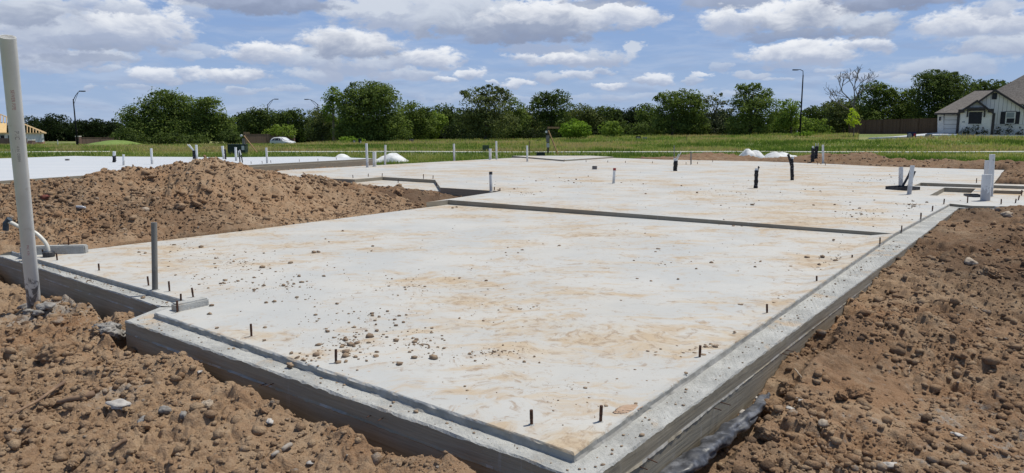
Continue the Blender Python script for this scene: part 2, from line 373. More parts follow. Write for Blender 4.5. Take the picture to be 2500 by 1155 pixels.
class MB:
    """collects shapes into one mesh"""
    def __init__(s): s.v = []; s.f = []; s.mi = []
    def add(s, vs, fs, mi=0):
        n = len(s.v); s.v += [tuple(v) for v in vs]; s.f += [tuple(i+n for i in f) for f in fs]; s.mi += [mi]*len(fs); return s
    def box(s, x0, x1, y0, y1, z0, z1, mi=0, M4=None):
        vs = [(x, y, z) for z in (z0, z1) for y in (y0, y1) for x in (x0, x1)]
        if M4 is not None: vs = [M4 @ Vector(v) for v in vs]
        return s.add(vs, [(0,2,3,1),(4,5,7,6),(0,1,5,4),(2,6,7,3),(0,4,6,2),(1,3,7,5)], mi)
    def tube(s, pts, r, n=8, mi=0, cap=True):
        pts = [Vector(p) for p in pts]; r = r if isinstance(r, (list, tuple)) else [r]*len(pts)
        vs = []; fs = []; ref = None
        for i, p in enumerate(pts):
            d = (pts[min(i+1, len(pts)-1)] - pts[max(i-1, 0)])
            if d.length < 1e-9: d = Vector((0,0,1))
            d.normalize()
            a = d.cross(Vector((0, 1, 0)) if abs(d.y) < .9 else Vector((1, 0, 0))).normalized(); b = d.cross(a)
            for k in range(n):
                t = 2*math.pi*k/n; vs.append(p + (a*math.cos(t)+b*math.sin(t))*r[i])
        for i in range(len(pts)-1):
            for k in range(n): fs.append((i*n+k, i*n+(k+1)%n, (i+1)*n+(k+1)%n, (i+1)*n+k))
        if cap: fs.append(tuple(range(n))[::-1]); fs.append(tuple(range((len(pts)-1)*n, len(pts)*n)))
        return s.add(vs, fs, mi)
    def prism(s, poly, z0, z1, mi=0, side=None, M4=None):
        n = len(poly); vs = [(x, y, z0) for x, y in poly] + [(x, y, z1) for x, y in poly]
        if M4 is not None: vs = [M4 @ Vector(v) for v in vs]
        s.add(vs, [tuple(range(n))[::-1], tuple(range(n, 2*n))], mi)
        s.add(vs, [(i, (i+1) % n, (i+1) % n+n, i+n) for i in range(n)], mi if side is None else side)
        return s
    def build(s, name, mats, parent=None, smooth=False, bevel=0):
        me = bpy.data.meshes.new(name); me.from_pydata(s.v, [], s.f)
        for m in (mats if isinstance(mats, (list, tuple)) else [mats]): me.materials.append(m)
        me.polygons.foreach_set('material_index', s.mi)
        if smooth: me.polygons.foreach_set('use_smooth', [True]*len(s.f))
        bm = bmesh.new(); bm.from_mesh(me)
        bmesh.ops.recalc_face_normals(bm, faces=bm.faces)
        if bevel: bmesh.ops.bevel(bm, geom=list(bm.edges), offset=bevel, segments=2, affect='EDGES')
        bm.to_mesh(me); bm.free()
        o = bpy.data.objects.new(name, me); return link(o, parent)

# ------------------------------------------------------------------ numpy noise
def h2(ix, iy, seed):
    h = (ix.astype(np.int64)*374761393 + iy.astype(np.int64)*668265263 + seed*1442695041) & 0xffffffff
    h = ((h ^ (h >> 13))*1274126177) & 0xffffffff; h = ((h ^ (h >> 16))*2246822519) & 0xffffffff
    return ((h ^ (h >> 15)) & 0xffffff).astype(np.float32)/16777215.0
def vn(x, y, seed=0):
    ix = np.floor(x); iy = np.floor(y); fx = (x-ix).astype(np.float32); fy = (y-iy).astype(np.float32)
    fx = fx*fx*(3-2*fx); fy = fy*fy*(3-2*fy)
    a = h2(ix, iy, seed); b = h2(ix+1, iy, seed); c = h2(ix, iy+1, seed); d = h2(ix+1, iy+1, seed)
    return (a+(b-a)*fx) + ((c+(d-c)*fx) - (a+(b-a)*fx))*fy - .5
def fbm(x, y, oct=4, seed=0, g=.5):
    s = 0; a = 1.; c, sn = math.cos(.7), math.sin(.7)
    for i in range(oct):
        s = s + a*vn(x, y, seed+i*17); x, y = (c*x-sn*y)*2.03, (sn*x+c*y)*2.03; a *= g
    return s
def lumps(x, y, seed, fill=.6):
    """stones: rounded caps of random size scattered one per cell"""
    ix = np.floor(x); iy = np.floor(y); out = np.zeros_like(x, dtype=np.float32)
    for dx in (-1, 0, 1):
        for dy in (-1, 0, 1):
            cx = ix+dx; cy = iy+dy
            px = cx + .15 + .7*h2(cx, cy, seed); py = cy + .15 + .7*h2(cx, cy, seed+1)
            r = .2 + .5*h2(cx, cy, seed+2)**2; on = h2(cx, cy, seed+3) < fill
            st = .7+.6*h2(cx, cy, seed+4)
            d2 = (((x-px)*st)**2 + ((y-py)/st)**2)/(r*r)
            hgt = np.sqrt(np.clip(1-d2, 0, 1))*r
            out = np.maximum(out, np.where(on, hgt, 0))
    return out
def blocks(x, y, seed):
    """broken clods: each cell its own height and tilt, with dark joints between"""
    ix = np.floor(x); iy = np.floor(y); f1 = np.full(x.shape, 9., np.float32); f2 = f1.copy(); hh = np.zeros_like(f1)
    for dx in (-1, 0, 1):
        for dy in (-1, 0, 1):
            cx = ix+dx; cy = iy+dy; px = cx+h2(cx, cy, seed); py = cy+h2(cx, cy, seed+1); d = np.hypot(x-px, y-py).astype(np.float32)
            v = h2(cx, cy, seed+2) + (x-px)*(h2(cx, cy, seed+3)-.5)*1.1 + (y-py)*(h2(cx, cy, seed+4)-.5)*1.1
            n1 = d < f1; f2 = np.where(n1, f1, np.minimum(f2, d)); hh = np.where(n1, v, hh); f1 = np.where(n1, d, f1)
    e = np.clip((f2-f1)*2.1, 0, 1); return hh*e*e*(3-2*e)
def inside(x, y, poly):
    r = np.zeros(x.shape, bool); n = len(poly)
    for i in range(n):
        x0, y0 = poly[i]; x1, y1 = poly[(i+1) % n]
        if y0 == y1: continue
        c = ((y0 > y) != (y1 > y)) & (x < (x1-x0)*(y-y0)/(y1-y0)+x0); r ^= c
    return r
def pdist(x, y, pl, closed=False):
    d = np.full(x.shape, 1e9, np.float32); n = len(pl)
    for i in range(n if closed else n-1):
        x0, y0 = pl[i]; x1, y1 = pl[(i+1) % n]; dx, dy = x1-x0, y1-y0
        t = np.clip(((x-x0)*dx+(y-y0)*dy)/(dx*dx+dy*dy+1e-12), 0, 1)
        d = np.minimum(d, np.hypot(x-x0-t*dx, y-y0-t*dy))
    return d

# ------------------------------------------------------------------ far ground
TU = np.array([-.9,-.75,-.6,-.45,-.34,-.22,0,.15,.4,.5,.62,.9])
TY = np.array([0,60,80,95,115,200,3000.])
TZ = np.array([[-.42]*12, [-.42]*12,
 [-.5,-.5,-.52,-.5,-.5,-.35,-.12,.05,.2,.45,.85,.9],
 [-.6,-.6,-.62,-.62,-.58,-.2,-.05,.45,.72,.85,1.12,1.15],
 [-1.2,-1.15,-1.0,-.9,-1.2,-.35,0,.55,.8,.9,1.15,1.15],
 [-1.2,-1.2,-1.1,-1,-.9,-.3,0,.5,.8,.9,1.1,1.1],
 [-1.2,-1.2,-1.1,-1,-.9,-.3,0,.5,.8,.9,1.1,1.1]])
def fieldz(x, y):
    x = np.asarray(x, float); y = np.asarray(y, float)
    u = np.clip(x/np.maximum(y, 1.0), -.9, .9)
    iu = np.clip(np.searchsorted(TU, u)-1, 0, 10); iy = np.clip(np.searchsorted(TY, y)-1, 0, 5)
    fu = (u-TU[iu])/(TU[iu+1]-TU[iu]); fy = np.clip((y-TY[iy])/(TY[iy+1]-TY[iy]), 0, 1)
    fu = fu*fu*(3-2*fu); fy = fy*fy*(3-2*fy)
    z = (TZ[iy, iu]*(1-fu)+TZ[iy, iu+1]*fu)*(1-fy) + (TZ[iy+1, iu]*(1-fu)+TZ[iy+1, iu+1]*fu)*fy
    return z + .10*vn(x*.11, y*.11, 3)*np.clip((y-40)/20, 0, 1)
def fz(x, y): return float(fieldz(np.array([x]), np.array([y]))[0])
xs = np.concatenate([-np.geomspace(2500, 130, 22), np.linspace(-125, 125, 251), np.geomspace(130, 2500, 22)])
ys = np.concatenate([[-400,-150,-60,-20], np.arange(-5, 180, 1.0), np.geomspace(182, 3000, 26)])
GX, GY = np.meshgrid(xs, ys); GZ = fieldz(GX, GY)
GZ = np.where((GY < 36), -.62, GZ)           # lower under the building plot, where bare soil covers it
nx, ny = len(xs), len(ys); idx = np.arange(nx*ny).reshape(ny, nx)
ff = np.stack([idx[:-1,:-1], idx[:-1,1:], idx[1:,1:], idx[1:,:-1]], -1).reshape(-1, 4)
tag(npmesh('ground', np.stack([GX, GY, GZ], -1).reshape(-1, 3), ff, M['field'], smooth=True), kind='structure')

# ------------------------------------------------------------------ the foundation slab
HZ = .09
S1 = P(2182,570,HZ); S0 = P(1095,488,HZ); SB = P(1041,494,HZ)
corner = P(1400,1103,0); jogA = P(380,763,0); jogB = P(464,736,0); fl = P(82,630,0); fl2 = P(45,617,0)
garage = [corner, (S1[0], S1[1], HZ), (S1[0]*.965+S0[0]*.035, S1[1]*.965+S0[1]*.035, .045), (S0[0], S0[1], 0), (SB[0]+.02, SB[1]-.02, 0), P(600,563,0), P(215,609,0), fl2, fl, jogB, jogA]
H = lambda a, b: P(a, b, HZ)
RC = P(2318,497,HZ)
house = [S1, S0, SB, H(1222,467), H(1075,458), H(1062,439), H(935,432), H(866,438), H(640,430), H(685,416), H(1250,385.5), H(1497,385.5), H(1620,390),
         H(1860,394), H(2016,400), H(2120,405), H(2300,411), H(2452,415), H(2426,448.5), H(2640,454), H(2640,507), H(2374,502.5), RC]
rec1 = [H(2231,453.6), H(2248,446), H(2545,456), H(2540,463)]
rec2 = [H(2269,477), H(2306,457.8), H(2382,460.5), H(2362,480.5)]
rec3 = [H(2414,474.5), H(2428,464.6), H(2500,466.6), H(2490,477)]
sb = MB()
def slabtop(outer, holes=(), mi=0):
    polys = [[Vector(v) for v in outer]] + [[Vector(v) for v in h] for h in holes]
    tris = tessellate_polygon(polys); flat = [v for p in polys for v in p]; sb.add(flat, [tuple(t) for t in tris], mi)
def walls(poly, zb, mi=2, closed=True):
    n = len(poly)
    for i in range(n if closed else n-1):
        a = poly[i]; b = poly[(i+1) % n]
        sb.add([a, b, (b[0], b[1], zb), (a[0], a[1], zb)], [(0,1,2,3)], mi)
slabtop(garage); walls(garage[1:-1], -.6, closed=False)
slabtop(house, [rec1, rec2, rec3]); walls(house, -.6)
for r, zb, mm in ((rec1, 0.0, 0), (rec2, -.01, 0), (rec3, .02, 3)):
    fl_ = [(v[0], v[1], zb) for v in r]; slabtop(fl_, mi=mm); walls(r, zb)
porch = [(H(1075,458)[0], H(1075,458)[1], 0), (H(1062,439)[0], H(1062,439)[1], 0), (H(935,432)[0], H(935,432)[1], 0), (H(866,438)[0], H(866,438)[1], 0), P(835,446,0)]
slabtop(porch); walls(porch, -.5)
pat = [H(1376,394), H(1497,386), H(1440,383), H(1250,383.5)]
pat = [(a, b, HZ+.06) for a, b, c in pat]; slabtop(pat); walls(pat, -.5)
# brick ledge: a profile swept along the edge, with ragged casting edges
def sweep(inner, outer, seed, drop=.045, face=True, seg=.012):
    inner = [Vector(p) for p in inner]; outer = [Vector(p) for p in outer]; rows = []
    for i in range(len(inner)-1):
        L = (inner[i+1]-inner[i]).length; n = max(2, int(L/max(seg, L/900)))
        for k in range(n + (1 if i == len(inner)-2 else 0)):
            t = k/n; rows.append((inner[i].lerp(inner[i+1], t), outer[i].lerp(outer[i+1], t)))
    n = len(rows); I = np.array([r[0] for r in rows]); O = np.array([r[1] for r in rows])
    s = np.concatenate([[0], np.cumsum(np.hypot(*(np.diff(I[:, :2], axis=0).T)))])
    D = O-I; D[:, 2] = 0; Wd = np.linalg.norm(D[:, :2], axis=1, keepdims=True); D = D/Wd
    nz = lambda sc, a, sd_: (a*fbm(s*sc, s*0+.3*sd_, 4, seed+sd_))[:, None]
    up = np.array([[0, 0, 1.]])
    Ot = O.copy(); Ot[:, 2:3] = O[:, 2:3]
    cols = [I, I + D*.006 - up*.005 + nz(18,.012,1)*up*.5, I + D*(.010+nz(14,.012,2)) - up*.012, I + D*(.014+nz(9,.02,3)*.5) - up*(drop*.75),
            I + D*(.022+nz(12,.02,4)) - up*drop]
    m = 5
    for j in range(1, m):
        t = j/m; b = I*(1-t) + O*t; b[:, 2] = (I[:, 2]-drop)*(1-t) + O[:, 2]*t
        cols.append(b + up*nz(22, .005, 5+j) + D*nz(30, .01, 15+j)*.3)
    cols += [Ot + D*(-.010+nz(10,.016,6)) + up*nz(7,.006,7), Ot + D*(nz(10,.009,6)) - up*(.010-nz(16,.013,8)), Ot - up*.05 + D*nz(2,.006,9), Ot - up*(.092-nz(3,.006,13)) + D*nz(2,.006,10),
             Ot - up*(.103+nz(3,.008,12)) + D*(.009+nz(30,.012,11)), Ot - up*.112 + D*.002, Ot - up*.36 + D*.0, Ot - up*.75]
    R = np.stack(cols, 1); k = R.shape[1]; V = R.reshape(-1, 3)
    idx = np.arange(n*k).reshape(n, k)
    fs = np.stack([idx[:-1,:-1], idx[1:,:-1], idx[1:,1:], idx[:-1,1:]], -1)
    mi = np.zeros((n-1, k-1), int); mi[:, 0:2] = 0; mi[:, 2:4] = 4; mi[:, 4:4+m+1] = 1; mi[:, 4+m+1:] = 2; mi[:, -4:-3] = np.where(fbm(s[:-1]*6, s[:-1]*0, 3, seed+77) > -.05, 4, 2)[:, None]
    return V, fs.reshape(-1, 4), mi.ravel()
oC = P(1438,1175,-.045); oJ = P(305,782,-.045)
gz1 = (S1[0], S1[1], HZ); oS1 = P(2205,610,.045); oS1b = P(2212,604,.04)
sw = [sweep([jogA, corner, gz1], [oJ, oC, oS1], 11),
      sweep([S1, RC, P(2440,504,HZ)], [oS1, P(2341,507,.045), P(2440,516,.045)], 23),
      sweep([P(30,613,0), fl, jogB], [P(-6,624,-.045), P(28,634,-.045), P(391,748,-.045)], 37)]
base_o = sb
# jog closing wall between the two front runs, and its top
a_, b_, c_, d_ = jogA, oJ, P(391,748,-.045), jogB
sb.add([(a_[0], a_[1], -.046), (jogB[0], jogB[1], -.046), (c_[0], c_[1], -.052), (oJ[0], oJ[1], -.052)], [(0,1,2),(0,2,3)], 1)
sb.add([a_, jogB, (jogB[0], jogB[1], -.05), (a_[0], a_[1], -.05)], [(0,1,2,3)], 4)
sb.add([(oJ[0], oJ[1], -.052), (c_[0], c_[1], -.052), (c_[0], c_[1], -.7), (oJ[0], oJ[1], -.7)], [(0,1,2,3)], 2)
e_ = P(-6,624,-.045); f_ = P(30,613,0)
sb.add([e_, f_, (f_[0], f_[1], -.7), (e_[0], e_[1], -.7)], [(0,1,2,3)], 2)
vs = [np.array(sb.v)]; fq = []; mis = []
slabdirt = simple('dirt_in_recess', (.42,.32,.21), (.50,.40,.28), 6, .95)
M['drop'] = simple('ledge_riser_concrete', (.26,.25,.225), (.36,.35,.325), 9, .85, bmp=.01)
smats = [M['top'], M['rough'], M['side'], slabdirt, M['drop']]
# one mesh: polygons from sb plus swept quads
me = bpy.data.meshes.new('foundation_slab'); allv = list(sb.v); allf = list(sb.f); allm = list(sb.mi)
for V, fs, mi in sw:
    o_ = len(allv); allv += [tuple(v) for v in V.tolist()]; allf += [tuple(int(i)+o_ for i in f) for f in fs]; allm += [int(i) for i in mi]
me.from_pydata(allv, [], allf)
for m_ in smats: me.materials.append(m_)
me.polygons.foreach_set('material_index', allm); me.update()
slab = link(bpy.data.objects.new('foundation_slab', me))
tag(slab, 'large pale new house foundation slab with clay stains and stepped brick ledge', 'foundation slab')
# low garage curbs cast on the slab
def curb(p0, p1, h, th, lab):
    a = Vector(p0); b = Vector(p1); d = (b-a); L = d.length; ang = math.atan2(d.y, d.x)
    m4 = Matrix.Translation(a) @ Matrix.Rotation(ang, 4, 'Z')
    mb = MB().box(0, L, 0, th, -.02, h, 0, m4); o = mb.build('curb', M['rough'], slab, bevel=.012); o['label'] = lab
curb(P(48,623,0), P(208,619,0), .095, .10, 'short raised concrete curb beside the white hose')
curb(P(434,762,0), P(512,745,0), .06, .10, 'short raised concrete curb at the garage opening')

def bolt(px, py, z, hpx=None, lean=None, parent=slab, name='anchor_bolt', h=.07, r=.0085):
    p = P(px, py, z); mb = MB(); lx, ly = lean if lean else (random.uniform(-.08,.08), random.uniform(-.08,.08))
    if hpx: h = hpx/F*math.hypot(p[0], p[1])*.97
    r = max(r, .0)
    pts = [(p[0]+lx*h*t, p[1]+ly*h*t, z-.01+(h+.01)*t) for t in (0, .45, .5, 1)]
    mb.tube(pts, [r*.9, r*.9, r, r*.96], 8)
    mb.tube([(p[0], p[1], z), (p[0], p[1], z+.004)], [r*2.2, r*1.5], 8, 1)
    return mb.build(name, [M['rust'], M['rough']], parent)
for px, py, hh in ((1298,1037,42),(1466,1030,46),(1708,875,34),(1873,770,28),(1994,696,22),(2080,641,18),(2148,598,17),(2201,567,15),(820,887,36),(614,822,32),(433,763,28),
                   (442,744,26),(472,726,23),(414,712,24),(363,698,22),(242,661,16),(140,636,16),(107,627,16)):
    bolt(px, py, 0.0 if px < 2100 else .06, hh)
bolt(168, 599, .095, 17)
for px, py, hh in ((2248,535,14),(2276,516,12),(2304,499,12),(2362,496,14),(2444,499,11),(2479,496,9),(2486,489,10),(2494,478,12),(2384,447,10),
                   (862,435,8),(899,432,8),(933,432,9),(972,446,8),(1034,437,12),(1057,437,9),(1207,465,9),(1221,467,8),(1066,455,9),
                   (1377,395,6),(1402,391,4),(1431,396,5),(1484,397,5),(1527,398,5),(1593,399,5),(1675,402,6),(1703,401,6),(1740,396,6),(1972,399,6),(1996,402,6),(2015,404,6)):
    bolt(px, py, HZ, hh, r=.011)
# form nails sticking out of the cast faces
Nrm = Vector((.792, -.6106, 0)); Nfl = Vector((-.55, -.83, 0))
def nail(px, py, nrm, z, L=.05):
    # px,py on the face: intersect with vertical plane of the outer face
    d = Vector(ray(px, py)); o0 = Vector((0, 0, CAMH)); q = Vector(oC)
    t = (q-o0).dot(nrm)/d.dot(nrm); p = o0 + d*t
    MB().tube([p - nrm*.03, p + nrm*L + Vector((random.uniform(-.01,.01), random.uniform(-.01,.01), random.uniform(-.006,.004)))], .0028, 6).build('form_nail', M['rust'], slab)
oSv = Vector(oS1)-Vector(oC); nR = Vector((oSv.y, -oSv.x, 0)).normalized()
oFv = Vector(oJ)-Vector(oC); nF = Vector((-oFv.y, oFv.x, 0)).normalized()
if nF.y > 0: nF = -nF
for px, py in ((1758,981),(1742,995),(1580,1118),(1558,1138),(1918,855),(1908,862)): nail(px, py, nR, 0)
for px, py in ((905,1015),(934,1020),(650,936),(668,936)): nail(px, py, nF, 0, .04)

# ------------------------------------------------------------------ neighbouring slab
nb = MB(); NZ = .05
npoly = [P(-700,486,NZ), P(613,402.5,NZ), P(912,387,NZ), P(780,382.2,NZ), P(560,384,NZ), P(240,382,NZ), P(180,381,NZ), P(-700,410,NZ)]
nb.add(npoly, [tuple(range(len(npoly)))], 0)
n_ = len(npoly)
for i in range(n_):
    a = npoly[i]; b = npoly[(i+1) % n_]; nb.add([a, b, (b[0], b[1], -.6), (a[0], a[1], -.6)], [(0,1,2,3)], 1)
# its ledge along the front
fa, fb, fc = Vector(npoly[0]), Vector(npoly[1]), Vector(npoly[2])
for a, b in ((fa, fb), (fb, fc)):
    d = (b-a).normalized(); nn = Vector((d.y, -d.x, 0))*.16
    A, B = a+nn, b+nn; z = -.03
    nb.add([(a.x,a.y,z),(b.x,b.y,z),(B.x,B.y,z),(A.x,A.y,z),(B.x,B.y,-.6),(A.x,A.y,-.6)], [(0,1,2,3),(3,2,4,5)], 1)
nslab = nb.build('foundation_slab', [M['ntop'], M['side']])
tag(nslab, 'second clean white house slab behind the big dirt mound on the left', 'foundation slab')
for x, y in ((540,665),(738,655),(893,645),(1405,625),(1738,615),(2068,590)):
    bolt(540+x/7.353, 310+y/7.353, NZ, 6, parent=nslab, r=.012)

# ------------------------------------------------------------------ bare soil around the slab
ctl = [ # (px,py,z)
 (0,1155,-.26),(300,1155,-.25),(600,1155,-.22),(900,1155,-.2),(0,950,-.28),(400,960,-.2),(300,840,-.2),(265,790,-.2),(400,880,-.12),(620,945,-.12),(900,1043,-.12),(1105,1129,-.12),(1185,1158,-.13),(700,1050,-.18),
 (100,760,-.32),(0,700,-.3),(150,742,-.25),(265,792,-.26),(0,830,-.27),(180,900,-.27),(-400,800,-.3),(-400,1100,-.3),(1200,1400,-.25),(300,1500,-.3),(2200,1500,-.4),
 (0,605,.0),(0,560,.13),(0,500,.36),(0,437,.66),(100,433,.68),(200,430,.70),(265,412,.82),(380,401,.86),(430,393,.90),(500,388,.95),(560,389,.92),(600,398,.86),(640,410,.78),(690,420,.66),
 (760,425,.55),(850,440,.40),(950,450,.25),(1030,463,.12),(1120,473,.02),(1195,474,.0),(-300,430,.6),(-300,520,.3),(-300,620,-.1),
 (215,600,.02),(400,578,.03),(600,553,.04),(800,527,.03),(1000,500,.02),(1050,487,.02),(1150,476,.0),
 (400,500,.34),(400,450,.58),(600,475,.41),(200,520,.27),(800,480,.21),(500,440,.64),(300,455,.56),(700,455,.445),
 (1650,1160,-.28),(1750,1064,-.24),(1860,950,-.2),(2000,808,-.13),(2081,738,-.10),(2171,665,-.07),(2234,600,.0),(2328,523,.02),(2400,503,.07),(2470,500,.1),(2500,540,.02),(2500,650,-.08),
 (2300,650,-.1),(2200,760,-.04),(1990,870,-.12),(2100,800,-.05),(2500,800,-.2),(2200,950,-.3),(1950,1080,-.28),(2500,950,-.3),(2200,1155,-.32),(2500,1155,-.33),(3200,900,-.2),(3200,560,0),
 (2560,480,.1),(2500,455,.12),(2465,430,.14),(2450,424,.05),(2500,425,.25),(2700,430,.2),
 (2340,412,.05),(1500,387,-.05),(1600,391,.02),(1700,394,.04),(1850,394.5,.05),(2016,401,.06),(2120,406,.07),(2250,410,.06)]
cw = [P(*c) for c in ctl]
def berm(px, py, D): p = Q(px, py, D); cw.append(p); cw.append((p[0]*1.07, p[1]*1.07, min(p[2]-.25, -.1)))
for a in ((1700,377,34),(1760,376,34),(1800,385,33),(1860,387,33),(1950,386,32),(2013,378,31),(2070,379,30),(2133,375.5,29),(2166,390,28.5),(2250,395,27.5),(2314,394,27),(2405,394,26),(2465,393,25.5),(2492,404,24),(2600,400,24)): berm(*a)
# behind the mound crest the soil falls again
for px, py, z in ((0,437,.66),(200,430,.70),(380,401,.86),(500,388,.95),(600,398,.86),(690,420,.66),(850,440,.40),(1030,463,.12)):
    p = P(px, py, z); k = 1.22; cw.append((p[0]*k, p[1]*k, z*.25-.1)); k = 1.5; cw.append((p[0]*k, p[1]*k, -.25))
for x, y, z in ((1,8,-.25),(-1,7,-.25),(4,14,-.2),(0,20,-.3),(8,20,-.3),(0,30,-.3),(-18,25,-.3),(-12,30,-.3),(-9,22,-.2),(-6,23,-.12),(-20,36,-.25),(-25,20,-.2),(30,20,0),(0,45,-.5),(-30,50,-.5),(30,45,-.5)): cw.append((x, y, z))
cw = np.array(cw)
def rbf_fit(p):
    d = np.sqrt(((p[:, None, :2]-p[None, :, :2])**2).sum(-1)+.01); n = len(p)
    A = np.zeros((n+1, n+1)); A[:n, :n] = -d; A[:n, n] = 1; A[n, :n] = 1
    A[:n, :n] += np.eye(n)*-.0
    return np.linalg.solve(A, np.concatenate([p[:, 2], [0]]))
RB = rbf_fit(cw)
def rbf(x, y):
    out = np.full(x.shape, RB[-1], np.float64)
    for i in range(len(cw)): out -= RB[i]*np.sqrt((x-cw[i, 0])**2+(y-cw[i, 1])**2+.01)
    return out
nu, nv = 1150, 1350
U = np.linspace(-1.02, 1.0, nu); Yv = np.geomspace(1.5, 41, nv)
UU, YY = np.meshgrid(U, Yv); X = (UU*YY).astype(np.float64); Y = YY.astype(np.float64)
Z = rbf(X, Y)
Z += .07*fbm(X*.9, Y*.9, 3, 5) + .075*fbm(X*3.1, Y*3.1, 3, 9)
pat = np.clip(.62+1.5*fbm(X*.55+2, Y*.75, 3, 700), 0, 1); pat = pat*pat*(3-2*pat); pat = np.where(X < 1, .46+.5*pat, .12+.88*pat)
rug = np.clip(.55+1.3*fbm(X*.8+9, Y*.8, 3, 40), .25, 1.25)*(.3+.8*pat)
clo = .35*lumps(X*3.3, Y*3.3, 51, .30) + 0
det = fbm(X*9, Y*9, 3, 21, .5)
det2 = fbm(X*27, Y*27, 2, 121, .5); far = np.clip((YY-6)/5, 0, 1)
Z += far*(.05*fbm(X*2.3, Y*2.3, 3, 301) - .09*np.clip(lumps(X*1.1, Y*1.1, 311, .35), 0, .4)*.6 + .03*blocks(X*2.1+.5*det, Y*2.1, 321))
msk = np.clip(.7+1.7*fbm(X*1.7, Y*1.7, 3, 141), .12, 1.4)*(.25+.85*pat)
Z += .016*np.abs(fbm(X*7+3, Y*7, 3, 401, .5))*2 - .012
Z += .010*lumps(X*38+.4*det, Y*38, 611, .6)*(.2+.8*pat)*np.clip(2-YY/5, 0, 1)
Z += msk*(.055*blocks(X*4.2+.7*det, Y*4.2+.7*det, 151) + .030*blocks(X*10+.6*det, Y*10+.6*det2, 161) + .010*blocks(X*24+.5*det2, Y*24, 171)) + .008*det2*np.clip(YY/4, 1, 2.2) + .012*det
Z += rug*(.030*det + .045*lumps(X*5.5+.9*det, Y*5.5+.9*det, 61, .3)*.6 +   .03*lumps(X*12+.9*det, Y*12+.6*det2, 71, .4)*.7 + .016*lumps(X*27+.4*det2, Y*27+.3*det, 81, .5)*.9 + .010*lumps(X*58, Y*58, 91, .6))
# ripple ridges on the excavated soil
rdg = 1-np.abs(fbm(X*2.2, Y*2.2, 4, 33))*2.2
Z += .018*np.clip(rdg-.55, 0, 1)*rug
Z -= .10*np.clip((YY-9)/2, 0, 1)*((X < -.5) & (Y < 18))
slabxy = [(p[0], p[1]) for p in ([oC, oS1, P(2341,507,.045), P(2440,516,.045)])] + [(p[0], p[1]) for p in house[-3:-5:-1]] + [(p[0], p[1]) for p in house[18:1:-1]] + \
         [(p[0], p[1]) for p in (P(600,563,0), P(215,609,0), P(30,613,0), P(-6,624,-.045), P(28,634,-.045), P(391,748,-.045), oJ)]
frontline = [(p[0], p[1]) for p in (P(-6,624,-.045), P(28,634,-.045), P(391,748,-.045), oJ, oC)]
rightline = [(p[0], p[1]) for p in (oC, oS1)]
gl = [(p[0], p[1]) for p in garage]; hl = [(p[0], p[1]) for p in house]; pl_ = [(p[0], p[1]) for p in porch]
ins = inside(X, Y, gl) | inside(X, Y, hl) | inside(X, Y, pl_)
ledge1 = [(p[0], p[1]) for p in (corner, gz1, oS1, oC, oJ, jogA)]; ledge2 = [(p[0], p[1]) for p in (S1, RC, P(2440,504,HZ), P(2440,516,.045), P(2341,507,.045), oS1)]
ledge3 = [(p[0], p[1]) for p in (P(30,613,0), P(-6,624,-.045), P(28,634,-.045), P(391,748,-.045), jogB)]
ledge4 = [(p[0], p[1]) for p in (jogA, jogB, P(391,748,-.045), oJ)]
for l in (ledge1, ledge2, ledge3, ledge4): ins |= inside(X, Y, l)
nslabxy = [(p[0], p[1]) for p in npoly]; ins |= inside(X, Y, nslabxy)
df = pdist(X, Y, frontline); gap = .05+.07*fbm(X*2, Y*2, 3, 77); t = np.clip(1-(df-gap)/.09, 0, 1)
Z = np.where(df < .5, Z - t*t*(3-2*t)*.20, Z)
dr = pdist(X, Y, [rightline[0], (rightline[0][0]*.42+rightline[1][0]*.58, rightline[0][1]*.42+rightline[1][1]*.58)])
t = np.clip(1-(dr-.14)/.10, 0, 1); Z = np.where(dr < .5, Z - t*t*(3-2*t)*.10, Z)
ds = np.minimum(pdist(X, Y, gl, True), pdist(X, Y, hl, True))
near = np.clip(1-ds/.10, 0, 1)
Z = np.where(~ins & (ds < .12), Z*(1-near)+np.minimum(Z, .0+.03*(Y > 8.5)+.012*det+.02*(X > 3))*near, Z)
Z = np.where(ins, -.52, Z)
# where the soil ends and the meadow begins
sp = [(-60,1),( -60,38.5), (npoly[-1][0]-2, 38.8), (P(180,381,NZ)[0], 38.6), (P(560,384,NZ)[0]-1, 38.0), (P(600,380,NZ)[0], 41.5), (P(627,380,NZ)[0], 40.8), (P(780,382,NZ)[0], 38.4), (P(912,387,NZ)[0]+.6, P(912,387,NZ)[1]+.3),
      XY(1020,396,-.1), XY(1060,397,-.1), (H(1250,385.5)[0], H(1250,385.5)[1]+.25), (H(1497,385.5)[0], H(1497,385.5)[1]+.5),
      (P(1560,383,0)[0], 38), (P(1640,378,0)[0], 37), (13.5, 36.5), (18, 34), (22, 31), (26, 30), (60, 28), (60, 1)]
sd_ = pdist(X, Y, sp, True); isin = inside(X, Y, sp)
sdist = np.where(isin, sd_, -sd_) + .9*fbm(X*.7, Y*.7, 4, 44)
FZ = fieldz(X, Y)
bl = np.clip(sdist/.9, -1, 1)
Z = np.where(Y > 20, np.where(bl > 0, Z*np.clip(bl*1.5, 0, 1)+(FZ+.02)*(1-np.clip(bl*1.5, 0, 1)), FZ-.5), Z)
Z = np.where((Y > 20) & ins, -.52, Z)
lime = np.zeros(X.shape, np.float32)
for px, py, r, a in ((120,770,.9,1.0),(270,800,.55,1.0),(200,880,.5,.6),(2380,1000,.8,.8),(2480,1090,.9,.8),(2000,1100,.5,.5),(300,990,.3,.7),(2450,900,.6,.5),(520,430,.9,.5)):
    c = P(px, py, -.28 if py > 600 else .6); lime = np.maximum(lime, a*np.exp(-((X-c[0])**2+(Y-c[1])**2)/(r*r)))
tone = np.clip(1.3*fbm(X*.55+3, Y*.55, 4, 500), -.6, .6) + np.where(X > 1, -.15, 0)*(Y < 9)
